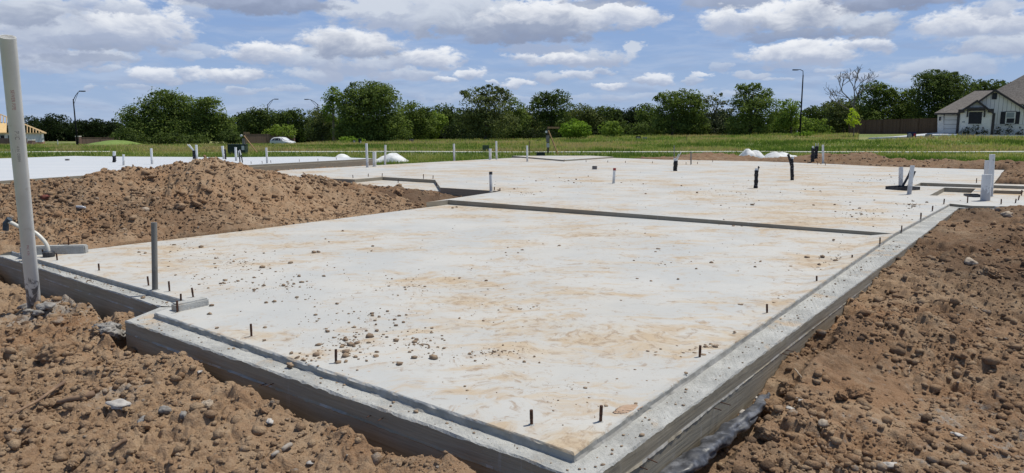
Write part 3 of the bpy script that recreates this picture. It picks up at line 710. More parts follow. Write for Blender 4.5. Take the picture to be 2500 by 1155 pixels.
pb_ = fbm(X*.5, Y*.5, 3, 510)
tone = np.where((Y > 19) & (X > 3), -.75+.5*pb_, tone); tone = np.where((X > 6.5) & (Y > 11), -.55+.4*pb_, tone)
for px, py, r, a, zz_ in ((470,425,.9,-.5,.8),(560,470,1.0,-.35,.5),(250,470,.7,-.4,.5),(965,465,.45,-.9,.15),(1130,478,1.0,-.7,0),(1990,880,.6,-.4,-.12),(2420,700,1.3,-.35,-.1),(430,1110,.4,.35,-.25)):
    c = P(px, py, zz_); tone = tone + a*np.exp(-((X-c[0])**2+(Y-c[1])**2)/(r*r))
idx = np.arange(nu*nv).reshape(nv, nu)
fa_ = np.stack([idx[:-1,:-1], idx[:-1,1:], idx[1:,1:], idx[1:,:-1]], -1)
Xc, Yc = (X[:-1,:-1]+X[1:,1:])/2, (Y[:-1,:-1]+Y[1:,1:])/2
insc = ins[:-1,:-1] & ins[1:,1:] & ins[1:,:-1] & ins[:-1,1:]
out = ((sdist[:-1,:-1] < -.4) & (Yc > 20))
mpoly = [XY(-500,640,0), XY(-60,606,.0), XY(45,604,.0), XY(215,600,.02), XY(600,556,.03), XY(1035,496,.02), XY(1200,472,0), XY(1150,452,0), XY(1000,440,0)]
mpoly += [(-4.5, 20), (-8, 21.5), (-16, 18.5), (-25, 15)]
mound = inside(Xc, Yc, mpoly) & ~insc
bpoly = [(P(1500,386,0)[0], P(1500,386,0)[1]+.1)] + [(h[0], h[1]) for h in house[12:18]] + [(40,22),(40,31)] + [(26,31),(18,36),(12,39),(P(1500,382,0)[0], 39)]
bermm = inside(Xc, Yc, bpoly) & ~insc & ~out & ~mound
rest = ~mound & ~bermm & ~insc & ~out
VV = np.stack([X, Y, Z], -1).reshape(-1, 3)
def sub(name, mask):
    fs = fa_[mask].reshape(-1, 4); used, inv = np.unique(fs, return_inverse=True)
    return npmesh(name, VV[used], inv.reshape(-1, 4), M['soil'], smooth=False, attr={'lime': lime.ravel()[used], 'tone': tone.ravel()[used]})
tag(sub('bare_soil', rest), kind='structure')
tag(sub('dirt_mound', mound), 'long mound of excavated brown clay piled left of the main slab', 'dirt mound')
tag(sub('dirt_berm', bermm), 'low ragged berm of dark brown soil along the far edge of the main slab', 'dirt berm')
def soilz(x, y):     # height of the built soil at a point
    u = x/y; i = np.clip(int(round((math.log(y/1.5))/math.log(41/1.5)*(nv-1))), 0, nv-1); j = np.clip(int(round((u+1.02)/2.02*(nu-1))), 0, nu-1)
    return float(Z[i, j])
def soil_at(px, py):  # march the pixel's ray to the soil surface
    d = ray(px, py); t = 1.5
    while t < 45:
        x, y, z = t*d[0], t*d[1], CAMH+t*d[2]
        if y > 1.5 and soilz(x, y) >= z: return (x, y, soilz(x, y))
        t += .01 if t < 8 else .03
    return P(px, py, -.3)

# ------------------------------------------------------------------ lumps of earth
ICO = None
def ico(sub):
    bm = bmesh.new(); bmesh.ops.create_icosphere(bm, subdivisions=sub, radius=1)
    v = np.array([q.co[:] for q in bm.verts]); f = np.array([[a.index for a in p.verts] for p in bm.faces]); bm.free(); return v, f
I1, I2, I3 = ico(1), ico(3), ico(5)
def clods(pts, sizes, base=I1, flat=.7, seed=1, rough=.28):
    r = np.random.default_rng(seed); n = len(pts); bv, bf = base; k = len(bv)
    sc = np.asarray(sizes)[:, None]*np.stack([r.uniform(.8,1.35,n), r.uniform(.7,1.1,n), r.uniform(flat*.7, flat*1.1, n)], 1)
    V = bv[None]*(1+rough*r.uniform(-1, 1, (n, k, 1)))*sc[:, None, :]
    a = r.uniform(0, 6.28, n); c, s = np.cos(a)[:, None], np.sin(a)[:, None]
    Vx = V[:, :, 0]*c-V[:, :, 1]*s; Vy = V[:, :, 0]*s+V[:, :, 1]*c
    V = np.stack([Vx, Vy, V[:, :, 2]], -1) + np.asarray(pts)[:, None, :]
    Fi = bf[None]+(np.arange(n)*k)[:, None, None]
    return V.reshape(-1, 3), Fi.reshape(-1, 3)
# loose crumbs on the soil: thousands, nobody could count them
n = 105000
uu = rng.uniform(-.95, .95, n*2); yy = 1.9*(30/1.9)**rng.uniform(0, 1, n*2)**1.15; mm_ = rng.uniform(0, 1, n*2) < .16; yy = np.where(mm_, rng.uniform(7.6, 14, n*2), yy); uu = np.where(mm_, rng.uniform(-.8, -.1, n*2), uu); xx = uu*yy
jj = np.clip(((uu+1.02)/2.02*(nu-1)).round().astype(int), 0, nu-1); ii = np.clip((np.log(yy/1.5)/np.log(41/1.5)*(nv-1)).round().astype(int), 0, nv-1)
ok = ~ins[ii, jj] & (ds[ii, jj] > .08) & (vn(xx*1.3, yy*1.3, 8)*.7+pat[ii, jj]-.5+rng.uniform(-.45, .45, n*2) > .02)
xx, yy, zz = xx[ok][:n], yy[ok][:n], Z[ii, jj][ok][:n]
sz = np.clip(np.exp(rng.normal(math.log(.0048), .74, len(xx))), .0025, .032)*(1+yy*.075)
mk = (yy > 7.6) & (yy < 15) & (xx < -1.2); sz = np.where(mk, np.clip(sz, .009, .055), sz)
V_, F_ = clods(np.stack([xx, yy, zz+sz*.2], 1), sz, I1, .8, 3, .36)
o = npmesh('soil_crumbs', V_, F_, M['soil'], attr={'lime': np.repeat(np.clip(rng.normal(-.1,.5,len(xx)), 0, 1.0)*.9, len(I1[0])), 'tone': np.repeat(rng.normal(.12, .5, len(xx))+tone[ii, jj][ok][:n]*.8, len(I1[0]))}); tag(o, kind='stuff', label='loose brown clay crumbs and pebbles scattered over the bare soil', cat='soil crumbs')
# crumbs on the slab
M['crumb'] = simple('dry_clay_crumb', (.19,.135,.095), (.33,.245,.165), 20, .95)
pts = []; szs = []
def scatter(px, py, rx, ry, n, s):
    for _ in range(n):
        a = random.uniform(0, 6.28); q = abs(random.gauss(0, .55)); z0 = 0.0
        X_, Y_ = px+rx*q*math.cos(a), py+ry*q*math.sin(a)
        line = 488+(X_-1095)*(570-488)/(2182-1095); z0 = HZ if Y_ < line else 0.0
        p = P(X_, Y_, z0); a1 = np.array([p[0]]); b1 = np.array([p[1]])
        if not (inside(a1, b1, gl)[0] or inside(a1, b1, hl)[0]): continue
        if z0 == 0.0 and X_ > 1500:
            z0 = .07*max(0, min(1, (p[0]-corner[0])/(S1[0]-corner[0])))*max(0, min(1, p[1]/S1[1]))*.8
        sz = s*math.exp(random.gauss(-.1, .75)); pts.append((p[0], p[1], z0+sz*.3)); szs.append(sz)
for a in [(q[0],q[1],q[2],q[3],int(q[4]*.8),q[5]*.5) for q in ((850,840,140,60,340,.009),(700,700,200,60,300,.007),(600,640,200,45,260,.008),(450,600,180,40,160,.008),(1200,860,180,25,230,.006),(1700,860,120,14,260,.006),
          (1740,850,60,10,160,.008),(1300,750,400,100,420,.005),(1900,730,180,70,260,.006),(1600,650,500,60,330,.007),(1400,600,500,50,260,.008),(1000,700,300,120,300,.006),
          (1400,950,350,110,240,.0045),(2050,640,90,30,140,.009),(2160,612,25,12,60,.012),(560,690,160,40,130,.01),(1020,840,90,50,160,.010),(900,770,250,50,150,.008),(740,880,60,20,70,.009),
          (1800,470,420,60,330,.012),(2100,520,150,40,200,.012),(1400,440,400,40,200,.013),(1300,470,120,12,60,.012),(2150,440,200,30,160,.014),(2230,500,50,14,90,.016),(1330,513,30,5,60,.018),(1800,553,50,6,80,.018))]:
    scatter(*a)
# crumbs lying on the ledge
for (A, B, C_, D_, nn) in ((corner, gz1, oC, oS1, 200), (corner, jogA, oC, oJ, 90), (fl, jogB, P(28,634,-.045), P(391,748,-.045), 200)):
    for _ in range(nn):
        t = random.random(); q = random.uniform(.15, .85)
        a = Vector(A).lerp(Vector(B), t); b = Vector(C_).lerp(Vector(D_), t); p = a.lerp(b, q); z = (a.z-.045)*(1-q)+b.z*q
        sz = .0042*math.exp(random.gauss(0, .6)); pts.append((p.x, p.y, z+sz*.3)); szs.append(sz)
V_, F_ = clods(pts, np.minimum(szs, .03), I1, .6, 5)
tag(npmesh('clay_crumbs', V_, F_, M['crumb']), kind='stuff', label='small dry clay crumbs strewn over the pale slab', cat='clay crumbs')
def rock(name, loc, size, material, label, cat, group=None, seed=0, flat=.7, base=None, lime=.0, rz=None, sx=1., amp=.3):
    bv, bf = base or I2; r = np.random.default_rng(seed+99)
    v = bv.copy(); o1 = r.uniform(0, 50)
    dn = fbm(v[:, 0]*1.4+v[:, 2]*1.1+o1, v[:, 1]*1.4-v[:, 2]+o1, 4, seed)[:, None]; v = v*(1+amp*2.4*dn)
    v += bv*(.34*np.abs(fbm(bv[:, 0]*3+o1, bv[:, 1]*3+bv[:, 2]*3, 4, seed+5, .6))[:, None]) + bv*(.16*fbm(bv[:, 0]*9+bv[:, 2]*6+o1, bv[:, 1]*9-bv[:, 2]*7, 3, seed+8, .6)[:, None])
    v = v*np.array([[size*sx, size*.8, size*flat]])
    a = r.uniform(0, 6.28) if rz is None else rz; c, s = math.cos(a), math.sin(a)
    v = np.stack([v[:, 0]*c-v[:, 1]*s, v[:, 0]*s+v[:, 1]*c, v[:, 2]], 1)
    o = npmesh(name, v, bf, material, smooth=False, attr={'lime': np.full(len(v), lime)}); o.location = loc
    return tag(o, label, cat, group)
big = [(935,1080,36,'soil','large rounded brown clay clod beside the front ledge trench',0),(145,850,34,'soil','big tan clay boulder left of the grey mortar rubble',.3),
 (265,795,32,'mortar','lumpy grey mortar chunk wedged against the slab jog',1),(300,815,20,'mortar','grey mortar lump just below the jog corner',1),(250,805,24,'soil','orange brown clay clod between grey mortar lumps',0),
 (110,955,24,'soil','dark clay clod at the upper end of the long stick',0),(510,985,20,'flower','pale hollow stone on the soil left of the ledge',.4),(403,998,14,'mortar','small upright grey mortar chunk on the near soil',1),
 (345,1040,18,'soil','dark clod beside the small grey stone',.2),(70,1065,16,'soil','dark clod near the bottom left corner of the soil',0),(180,1125,20,'soil','brown clod at the very bottom left',0),
 (2090,955,30,'soil','largest clay block on the soil right of the slab',.2),(2052,962,17,'soil','reddish stone touching the large clay block on the right',0),(1885,985,42,'soil','broad flat orange clay lump next to the right ledge',.1),
 (1870,1050,36,'soil','smooth orange lump at the bottom of the right soil',0),(1965,985,20,'soil','angular clod between the clay block and the right ledge',0),(2010,1035,14,'flower','cream coloured stone on the right soil',.4),
 (2345,870,12,'soil','dark flat stone far out on the right soil',0),(2405,870,11,'soil','small grey stone beside the dark flat stone',.3),(2240,1040,14,'soil','round clod low in the middle of the right soil',0),
 (2370,636,14,'flower','pale yellowish stone on the upper right soil',.4),(2417,660,22,'soil','dark overhanging clod on the upper right soil',0),(2455,522,12,'flower','small orange pale stone near the right slab end',.2),
 (1925,940,26,'soil','tan clod with a flat face against the right ledge foot',.2),(640,1000,15,'soil','brown clod behind the small pale stone',0),(640,1110,16,'soil','dark clod near the bottom edge left of centre',0),
 (740,1055,13,'soil','light clod beside the big rounded clod',.1),(450,1010,12,'mortar','flat grey mortar flake on near soil',1),(590,595,6,'soil','small round clod at the mound foot',0),
 (440,505,14,'soil','flat orange clod halfway up the dirt mound',0),(485,490,18,'soil','wide flat clod on the face of the dirt mound',0),(355,510,9,'flower','small tan stone on the mound face',.2),
 (110,483,10,'cap','dark red brick scrap on the mound just right of the tall pipe',0),(970,465,16,'soil','dark clod in the hollow near the right end of the mound',0),(235,413,10,'soil','clod sitting on the mound skyline',0)]
for i, (px, py, r, mm, lab, li) in enumerate(big):
    p = soil_at(px, py+r*.5); D = math.hypot(p[0], p[1]); sz = r/F*D
    rock('clay_clod' if mm == 'soil' else 'mortar_chunk' if mm == 'mortar' else 'brick_scrap' if mm == 'cap' else 'stone', (p[0], p[1], p[2]+sz*.15), sz*.85, simple('dark_red_brick', (.20,.07,.05), (.14,.05,.04), 30, .9) if mm == 'cap' else M[mm], lab,
         'clod' if mm == 'soil' else 'mortar chunk' if mm == 'mortar' else 'brick scrap' if mm == 'cap' else 'stone', 'lumps lying on the bare soil', i, .62, I3 if r > 14 else I2, li)
# clods lying on the slab that one can tell apart in the photo
cl = [(800,808,9),(865,798,7),(835,845,10),(895,807,6),(975,770,7),(992,768,6),(985,786,7),(1055,800,7),(1010,833,6),(900,835,8),(918,868,10),(868,870,9),(920,858,8),(895,880,7),(945,822,6),
      (1122,776,6),(1180,782,6),(1135,942,6),(1305,870,6),(1228,842,5),(1480,990,9),(1552,985,9),(1675,910,7),(1793,810,6),(1540,780,5),(725,872,9),(708,893,15),(750,868,7),(645,830,8),
      (910,600,6),(907,612,5),(837,563,5),(803,590,4),(795,583,4),(1105,507,6),(1115,505,5),(767,615,9),(778,614,8),(1240,604,5),(1275,610,6),(1737,640,7),(1700,655,5),(1655,680,5),(1326,596,5),
      (670,735,8),(730,673,8),(790,673,7),(725,725,7),(650,738,7),(530,800,7),(512,765,9),(1930,650,6),(2000,645,7),(2035,585,5),(1325,511,8),(1340,513,7),(1790,552,8),(1812,553,7),(355,617,6),(340,615,5),(1160,880,6)]
for i, (px, py, r) in enumerate(cl):
    line = 488+(px-1095)*(570-488)/(2182-1095); z = HZ if py < line else (.05 if px > 1950 else .02 if px > 1600 else 0)
    p = P(px, py+r*.3, z)
    if px == 708: p = P(708, 893, -.03)
    sz = r/F*math.hypot(p[0], p[1])*.56
    lab = 'small dry brown clay clod lying on the stained slab'
    if 790 < px < 1065 and 765 < py < 885: lab = 'dry brown clay clod in the dense clod patch behind the front ledge'
    elif px < 560 and py > 700: lab = 'dry clay clod near the raised curb at the garage opening'
    elif px < 360: lab = 'dry clay clod on the slab left of the grey conduit pipe'
    elif px < 800 and py > 660: lab = 'dry clay clod between the conduit pipe and the dense clod patch'
    elif px < 960 and py < 640: lab = 'dry clay clod on the left part of the slab close to the mound'
    elif py < 560: lab = 'dry clay clod lying against the long step across the slab'
    elif px > 1900: lab = 'dry clay clod on the slab close to the right ledge bolts'
    elif px > 1600: lab = 'dry clay clod on the right middle of the near slab'
    elif px > 1290: lab = 'dry clay clod near the front corner of the slab'
    elif 1090 < px < 1290: lab = 'dry clay clod in the middle of the near slab'
    if px == 708: lab = 'crumbly clay clod sitting on the front brick ledge'
    if px == 1552: lab = 'dark clod on the slab beside the right ledge edge'
    if px == 1480: lab = 'dark clod right behind the nearest anchor bolts'
    rock('clay_clod', (p[0], p[1], p[2]+sz*.35), sz, M['crumb'], lab, 'clod', 'clay clods scattered on the slab', 200+i, .6, I2, amp=.35)
# flat slab of dry clay by the right ledge
p = P(1530, 1000, 0); m4 = Matrix.Translation(p) @ Matrix.Rotation(math.radians(40), 4, 'Z')
o = rock('clay_patch', (p[0], p[1], p[2]+.004), .045, simple('pink_dry_clay', (.45,.32,.23), (.36,.25,.17), 22, .95, bmp=.006), 'thin flat patch of pink dry clay stuck at the right ledge edge', 'clay patch', seed=400, flat=.08, base=I3, sx=1.5, rz=.6)
# sticks
def stick(pp, r, mt, lab, cat='stick', name='stick', lift=.02, grp=None):
    ps = [Vector(soil_at(*q)) + Vector((0, 0, lift)) for q in pp]
    pts2 = []
    for i in range(len(ps)-1):
        for t in (0, .34, .67): pts2.append(ps[i].lerp(ps[i+1], t)+Vector((random.uniform(-1,1), random.uniform(-1,1), random.uniform(-1,1)))*r*.4)
    pts2.append(ps[-1]); rr = [r*(1-.45*i/len(pts2))*random.uniform(.85, 1.1) for i in range(len(pts2))]
    b = Vector(pts2[0]); o = MB().tube([q-b for q in pts2], rr, 9).build(name, mt, smooth=True); o.location = b
    return tag(o, lab, cat, grp)
stick([(157,942),(95,985),(25,1026)], .012, M['stick'], 'long thin tan stick lying on the near left soil')
stick([(232,966),(190,980),(142,992)], .022, M['stick'], 'thick short broken branch on the near left soil')
stick([(310,1098),(285,1108),(268,1114)], .012, M['stick'], 'small dark root piece low on the near left soil')
stick([(712,1094),(690,1106),(664,1122)], .014, simple('weathered_grey_wood', (.38,.34,.29), (.26,.23,.20), 20, .9), 'weathered grey wood splinter beside the front trench')
stick([(1940,908),(1948,918),(1957,932)], .006, M['flower'], 'thin pale straw on the clod by the right ledge')
stick([(2222,900),(2218,912),(2220,922)], .003, M['flower'], 'tiny curved white root standing on the right soil')
stick([(740,430),(748,437),(757,442)], .012, M['stick'], 'dry twig sticking out of the mound top', lift=.06)
stick([(820,530),(850,523),(880,519)], .010, M['stick'], 'broken twig at the foot of the mound')
stick([(1000,508),(1035,512),(1062,507)], .012, M['stick'], 'dark twig where the mound meets the house step')
# scraps of white mortar near the plastic and on the soil
for i, (px, py, r, lab) in enumerate(((1822,998,11,'white mortar flake beside the black plastic roll'),(1812,1010,10,'small white mortar flake left of a larger one by the plastic'),(1770,1062,9,'upright white mortar flake by the plastic roll'),(1850,975,9,'uppermost white mortar flake by the plastic roll'),
      (1735,1095,8,'lowest white mortar flake next to the plastic roll'),(2180,1142,14,'white crumpled scrap at the bottom right'),(2335,1066,7,'tiny white chip on the far right soil'),(490,912,7,'white chip by the front trench'),(655,955,11,'flat pale chip in front of the trench lip'),(659,1036,9,'pale chip lying below the trench lip'),
      (760,1135,9,'pale chip near the bottom edge of the soil'),(290,995,17,'long jagged white mortar strip on the near left soil'),(355,1032,16,'grey mortar strip right of the jagged white one'),(1955,985,9,'white wood chip pair by the right ledge'),(1932,1002,9,'white splinter below the tan clod'))):
    p = soil_at(px, py); sz = r/F*math.hypot(p[0], p[1])
    rock('mortar_flake', (p[0], p[1], p[2]+sz*.25), sz, M['mortar'] if 'grey' in lab else simple('white_mortar_%d' % i, (.50,.47,.43), (.32,.30,.28), 25, .9), lab, 'mortar flake', 'pale scraps on the soil', 500+i, .35, I2, sx=1.5, amp=.4)

# black poly film rolled along the foot of the right face
def tubefilm(line, rad, lab, seed, name='plastic_sheet', squash=.7):
    nseg, nr = 150, 26; A = [Vector(q) for q in line]; L = [0]
    for i in range(len(A)-1): L.append(L[-1]+(A[i+1]-A[i]).length)
    V = []; 
    for i in range(nseg):
        s = L[-1]*i/(nseg-1); j = max(k for k in range(len(L)) if L[k] <= s+1e-9); j = min(j, len(A)-2); t = (s-L[j])/(L[j+1]-L[j])
        c = A[j].lerp(A[j+1], t); d = (A[j+1]-A[j]).normalized(); sd2 = Vector((d.y, -d.x, 0)).normalized(); up = Vector((0,0,1))
        R = rad(s/L[-1])
        for k in range(nr):
            a = 2*math.pi*k/nr; w_ = 1+.6*float(vn(np.array([s*9+seed]), np.array([a*1.2]), seed)[0]) + .30*float(vn(np.array([s*30+k*.4]), np.array([k*.35-s*8]), seed+3)[0]) - .18*abs(math.sin(s*5.5+math.sin(a*2+seed)))**8
            V.append(c + sd2*math.cos(a)*R*w_ + up*math.sin(a)*R*w_*squash)
    b = V[0].copy(); idx = np.arange(nseg*nr).reshape(nseg, nr)
    Fi = np.stack([idx[:-1], np.roll(idx, -1, 1)[:-1], np.roll(idx, -1, 1)[1:], idx[1:]], -1).reshape(-1, 4)
    o = npmesh(name, np.array([v-b for v in V]), Fi, M['poly'], smooth=True); o.location = b
    return tag(o, lab, 'plastic sheet')
rl = [(oC[0]+(oS1[0]-oC[0])*t, oC[1]+(oS1[1]-oC[1])*t) for t in (0, .05, .1, .17, .24, .30)]
tubefilm([(x+nR.x*(.085+.02*math.sin(i*2)), y+nR.y*(.085+.02*math.sin(i*2)), -.285+.006*i) for i, (x, y) in enumerate(rl)], lambda t: .066*(1-.55*t**2)*(1 if t < .97 else .5), 'dusty black plastic moisture film bunched along the right ledge foot', 5)
f1 = P(391,748,-.045); f2 = P(60,643,-.045)
tubefilm([(f1[0]+(f2[0]-f1[0])*t+nF.x*.1, f1[1]+(f2[1]-f1[1])*t+nF.y*.1, -.42) for t in (.22, .4, .6, .8, .95)], lambda t: .05+.02*math.sin(t*9), 'folded dark plastic film in the trench behind the tall white pipe', 9)
f3 = Vector(oJ); f4 = Vector(oC)
tubefilm([(f3.x+(f4.x-f3.x)*t+nF.x*.07, f3.y+(f4.y-f3.y)*t+nF.y*.07, -.46) for t in (.04, .12, .2, .3)], lambda t: .05, 'black plastic film in the front trench near the slab jog', 13)

# ------------------------------------------------------------------ pipes
def pipe(bx, by, tx, ty, wpx, z, material, label, cat='pipe', name='plumbing_pipe', cap=None, group='white plumbing stubs standing on the slabs', n=20, collar=False, foot=True, hollow=True):
    b = Vector(P(bx, by, z)); D = b.y; t = Vector(Q(tx, ty, D*1.0)); r = wpx/2/F*math.hypot(b.x, b.y)*1.0
    r = wpx/2/F*(b.y*CP+ (CAMH-z)*SP)
    root = empty(name, b, label, cat, group); T = t-b; d = T.normalized()
    mb = MB(); mb.tube([Vector((0,0,0))-d*.02, T-d*.0], r, n, cap=False)
    if hollow:
        mb.tube([T, T-d*.10], r*.86, n, 1, cap=False)
        a = []; 
        k = len(mb.v); vs_out = mb.v[n:2*n]; vs_in = mb.v[2*n:3*n]
        mb.add(vs_out+vs_in, [(i, (i+1) % n, n+(i+1) % n, n+i) for i in range(n)], 0)
        mb.add(mb.v[3*n:4*n], [tuple(range(n))], 1)
    o = mb.build('pipe_body', [material, M['dark']], root, smooth=False)
    for p_ in o.data.polygons: p_.use_smooth = len(p_.vertices) == 4
    if cap: 
        c = MB().tube([T-d*r*1.6, T+d*.006], r*1.10, n).build('end_cap', cap, root)
    if foot:
        ring = MB().tube([(0,0,.0), (0,0,.006)], [r*1.6, r*1.15], n).build('sealant_ring', M['rough'], root)
    return root
pipe(897,409,894.5,350,6,HZ,M['pvcd'],'tall narrow white pipe, leftmost of the three by the back left of the main slab')
pipe(914.5,407,914,371,9,HZ,M['pvc'],'short thick white pipe between two taller thin ones')
pipe(940,403,941,354,5,HZ,M['pvc'],'thin white pipe with a dark foot right of the thick short one')
pipe(1109,392,1108,351,5,HZ,M['pvc'],'thin white pipe standing alone left of the grass utility box')
pipe(1197,390,1196.5,363,6.5,HZ,M['pvc'],'short white pipe next to a taller thinner one at the far slab edge')
pipe(1212.5,389.5,1211.5,344.5,4.5,HZ,M['pvc'],'tallest thin white pipe beside the short one at the far slab edge')
pipe(1287.5,394.7,1286.8,355.5,4.5,HZ,M['pvc'],'thin white pipe in front of the meter post')
pipe(1199,467,1198,420,7.5,HZ,M['pvc'],'white pipe with a dark cap near the dirt triangle beside the mound',cap=M['dark'])
pipe(1498,448,1500.5,411,6.5,HZ,M['pvc'],'leaning white pipe with a red cap in the middle of the slab',cap=M['cap'])
pipe(2009.5,381+18,2009,353.5,5,HZ,M['pvc'],'slim white pipe right of the double black foam bundle')
pipe(2199,457,2199.8,408,10,HZ,M['pvcd'],'speckled white pipe, left one of the pair with black hoses')
pipe(2219.5,475,2227.7,404,10,HZ,M['pvcd'],'speckled leaning white pipe, right one of the pair with black hoses')
pipe(2405,490.5,2409.5,426,21,HZ,M['pvcd'],'thickest short white pipe at the right end of the slab',collar=True)
pipe(2406,466,2410.5,392,11,HZ,M['pvcd'],'middle height white pipe behind the thickest one')
pipe(2417,480,2422.5,377,12,HZ,M['pvcd'],'tallest white pipe at the right end of the slab')
pipe(302,404,301.5,377,5,NZ,M['pvc'],'short white pipe on the neighbouring slab beside the wrapped black stub')
pipe(371.5,401,369,362,5.5,NZ,M['pvc'],'tall leaning white pipe on the neighbouring slab left of the mound top')
pipe(481,388,479,353.5,5.5,NZ,M['pvc'],'white pipe rising behind the mound beside the fanned tubes')
pipe(547,388,543,356.5,6,NZ,M['pvc'],'leaning white pipe behind the mound left of the transformer box')
pipe(577,393,575,359.5,5.5,NZ,M['pvc'],'white pipe in front of the transformer box')
pipe(652.5,399,650,360.5,5,NZ,M['pvc'],'white pipe with a dark foot near the white car')
pipe(378.5,708,376,543.5,13.5,0,M['pvcg'],'dark grey conduit pipe standing near the garage edge of the slab',group=None,cat='conduit',name='conduit_pipe')
pipe(1687,402,1687,370,3,HZ,M['pvcg'],'thin grey conduit at the far edge before the dark berm',group=None,cat='conduit',name='conduit_pipe')
pipe(1646,395,1646,355,2.2,HZ,M['pvcg'],'hair-thin grey rod behind the black foam stub with white tubes',group=None,cat='rod',name='conduit_pipe')

def foam(bx, by, tx, ty, wpx, z, label, extras=(), top=None):
    b = Vector(P(bx, by, z)); t = Vector(Q(tx, ty, b.y)); r = wpx/2/F*b.y; T = t-b; d = T.normalized()
    root = empty('wrapped_pipe_stub', b, label, 'wrapped pipe', 'black foam wrapped stubs on the slabs')
    m = 14; pts_ = [T*(i/m)+Vector((random.uniform(-1,1), random.uniform(-1,1), 0))*r*.12 for i in range(m+1)]
    MB().tube(pts_, [r*random.uniform(.85, 1.12) for _ in pts_], 12).build('foam_wrap', M['tape'], root, smooth=True)
    if top: MB().tube([T-d*r*.6, T+d*top], [r*.95, r*.8], 10).build('white_tape', M['paleplastic'], root)
    for (ax, ay, bx2, by2, wp, mt) in extras:
        p0 = Vector(Q(ax, ay, b.y))-b; p1 = Vector(Q(bx2, by2, b.y))-b; mid = (p0+p1)/2
        MB().tube([p0, mid+Vector((0,0,.01)), p1], wp/2/F*b.y, 8).build('tube_end', M[mt], root)
    return root
foam(1648,417.5,1650,390,10,HZ,'black foam stub with two thin white tubes on top and silver tape',[(1650,391,1657,376,1.8,'pvc'),(1653,391,1663,371,1.8,'pvc'),(1646,391,1647,386,4,'pvc')],.03)
foam(1934,440,1933,388,8.5,HZ,'tall black foam stub with a forked second end leaning left',[(1932,405,1925,380,6,'tape'),(1925,380,1924,377,7,'dark'),(1935,388,1935.5,383,7,'pvc')])
foam(1845,459.5,1847,416,9.5,HZ,'black foam stub with a rag of white tape and a valve tip',[(1849,420,1853,409,3,'tape'),(1852,410,1853,407,5,'dark')],.05)
foam(1983,398,1985,362,8,HZ,'left stub of the touching pair of black foam stubs',[(1985,362,1985,357,5,'pvc')])
foam(1991,396,1994,357,8,HZ,'right stub of the touching pair of black foam stubs',[(1992,358,1991.5,350,1.8,'pvc'),(1997,358,1998,350,1.8,'pvc')])
foam(279,396.5,279,380,8,NZ,'short black and silver wrapped stub on the neighbouring slab',[(279,382,279,370,7,'pvc')],.02)
foam(475,388,474,368,8,NZ,'black foam stub behind the mound with white tubes fanning left',[(474,370,458,353,2.2,'pvc'),(475,370,462,353,2.2,'pvc'),(473,372,466,357,2,'pvc')])
foam(551,389,549,364,4,NZ,'thin black foam stub beside the leaning pipe behind the mound')
foam(586,396,584,372,3,NZ,'thin dark stub with white upper half before the transformer box',[(584,384,582,368,2.5,'pvc')])
foam(592,397,589,378,3,NZ,'rightmost thin stub before the transformer box',[(590,385,585,366,2.5,'pvc')])
# black hose pair and trays
def tray(px0, py0, px1, py1, z, th, h, lab, grp='black box-out trays on the slab'):
    a = Vector(P(px0, py0, z)); b = Vector(P(px1, py1, z)); d = b-a; L = d.length; ang = math.atan2(d.y, d.x)
    root = empty('pipe_tray', a, lab, 'pipe tray', grp, rz=ang)
    mb = MB()
    mb.box(0, L, 0, .02, -.01, h); mb.box(0, L, th-.02, th, -.01, h); mb.box(0, .02, .02, th-.02, -.01, h); mb.box(L-.02, L, .02, th-.02, -.01, h)
    mb.build('tray_frame', M['dark'], root, bevel=.004)
    MB().box(.02, L-.02, .02, th-.02, -.01, h*.35).build('tray_floor', M['tape'], root)
tray(2161,462,2214,466,HZ,.5,.07,'black plastic tray at the foot of the hose and pipe pair')
tray(2366,481,2402,482,HZ,.45,.035,'black tray around the foot of the pipes at the right end of the slab')
def hose(pp, D, r, mt, lab, name='hose', grp=None, cat='hose'):
    P3 = [Vector(Q(a, b, D)) for a, b in pp]; pts3 = []
    for i in range(len(P3)-1):
        p0 = P3[max(i-1, 0)]; p1 = P3[i]; p2 = P3[i+1]; p3 = P3[min(i+2, len(P3)-1)]
        for k in range(5):
            t = k/5; pts3.append(.5*((2*p1)+(-p0+p2)*t+(2*p0-5*p1+4*p2-p3)*t*t+(-p0+3*p1-3*p2+p3)*t**3))
    pts3.append(P3[-1]); b = pts3[0].copy()
    root = empty(name, b, lab, cat, grp)
    MB().tube([q-b for q in pts3], r, 10).build('hose_body', mt, root, smooth=True)
    return root, [q-b for q in pts3]
Dh = P(2205,462,HZ)[1]
h1, _ = hose([(2201,459),(2212,440),(2220,425),(2226,408)], Dh, .026, M['dark'], 'black hose curving up between the pair of speckled pipes', grp='black hoses')
h2_, _ = hose([(2210,461),(2222,448),(2229,430),(2234,418)], Dh+.35, .022, M['dark'], 'second black hose rising behind the leaning speckled pipe', grp='black hoses')
# white bent water tube by the tall pipe
Dw = P(119,627,0)[1]
ht, hp = hose([(119,620),(115,600),(103,583),(84,567),(62,560),(45,553),(30,545),(18,541)], Dw, .021, M['clearpipe'], 'cloudy white water tube arching left from a black boot near the slab corner', 'water_tube', cat='water tube')
MB().tube([(0,0,-.08),(0,0,.02),(0,0,.03)], [.055,.062,.05], 14).build('boot', M['dark'], ht)
e = hp[-1]; MB().tube([e+Vector((.03,0,.03)), e+Vector((-.02,0,-.02)), e+Vector((-.03,0,-.10))], .03, 10).build('valve_end', simple('blue_black_fitting', (.03,.05,.07), (.06,.08,.10), 20, .5), ht)
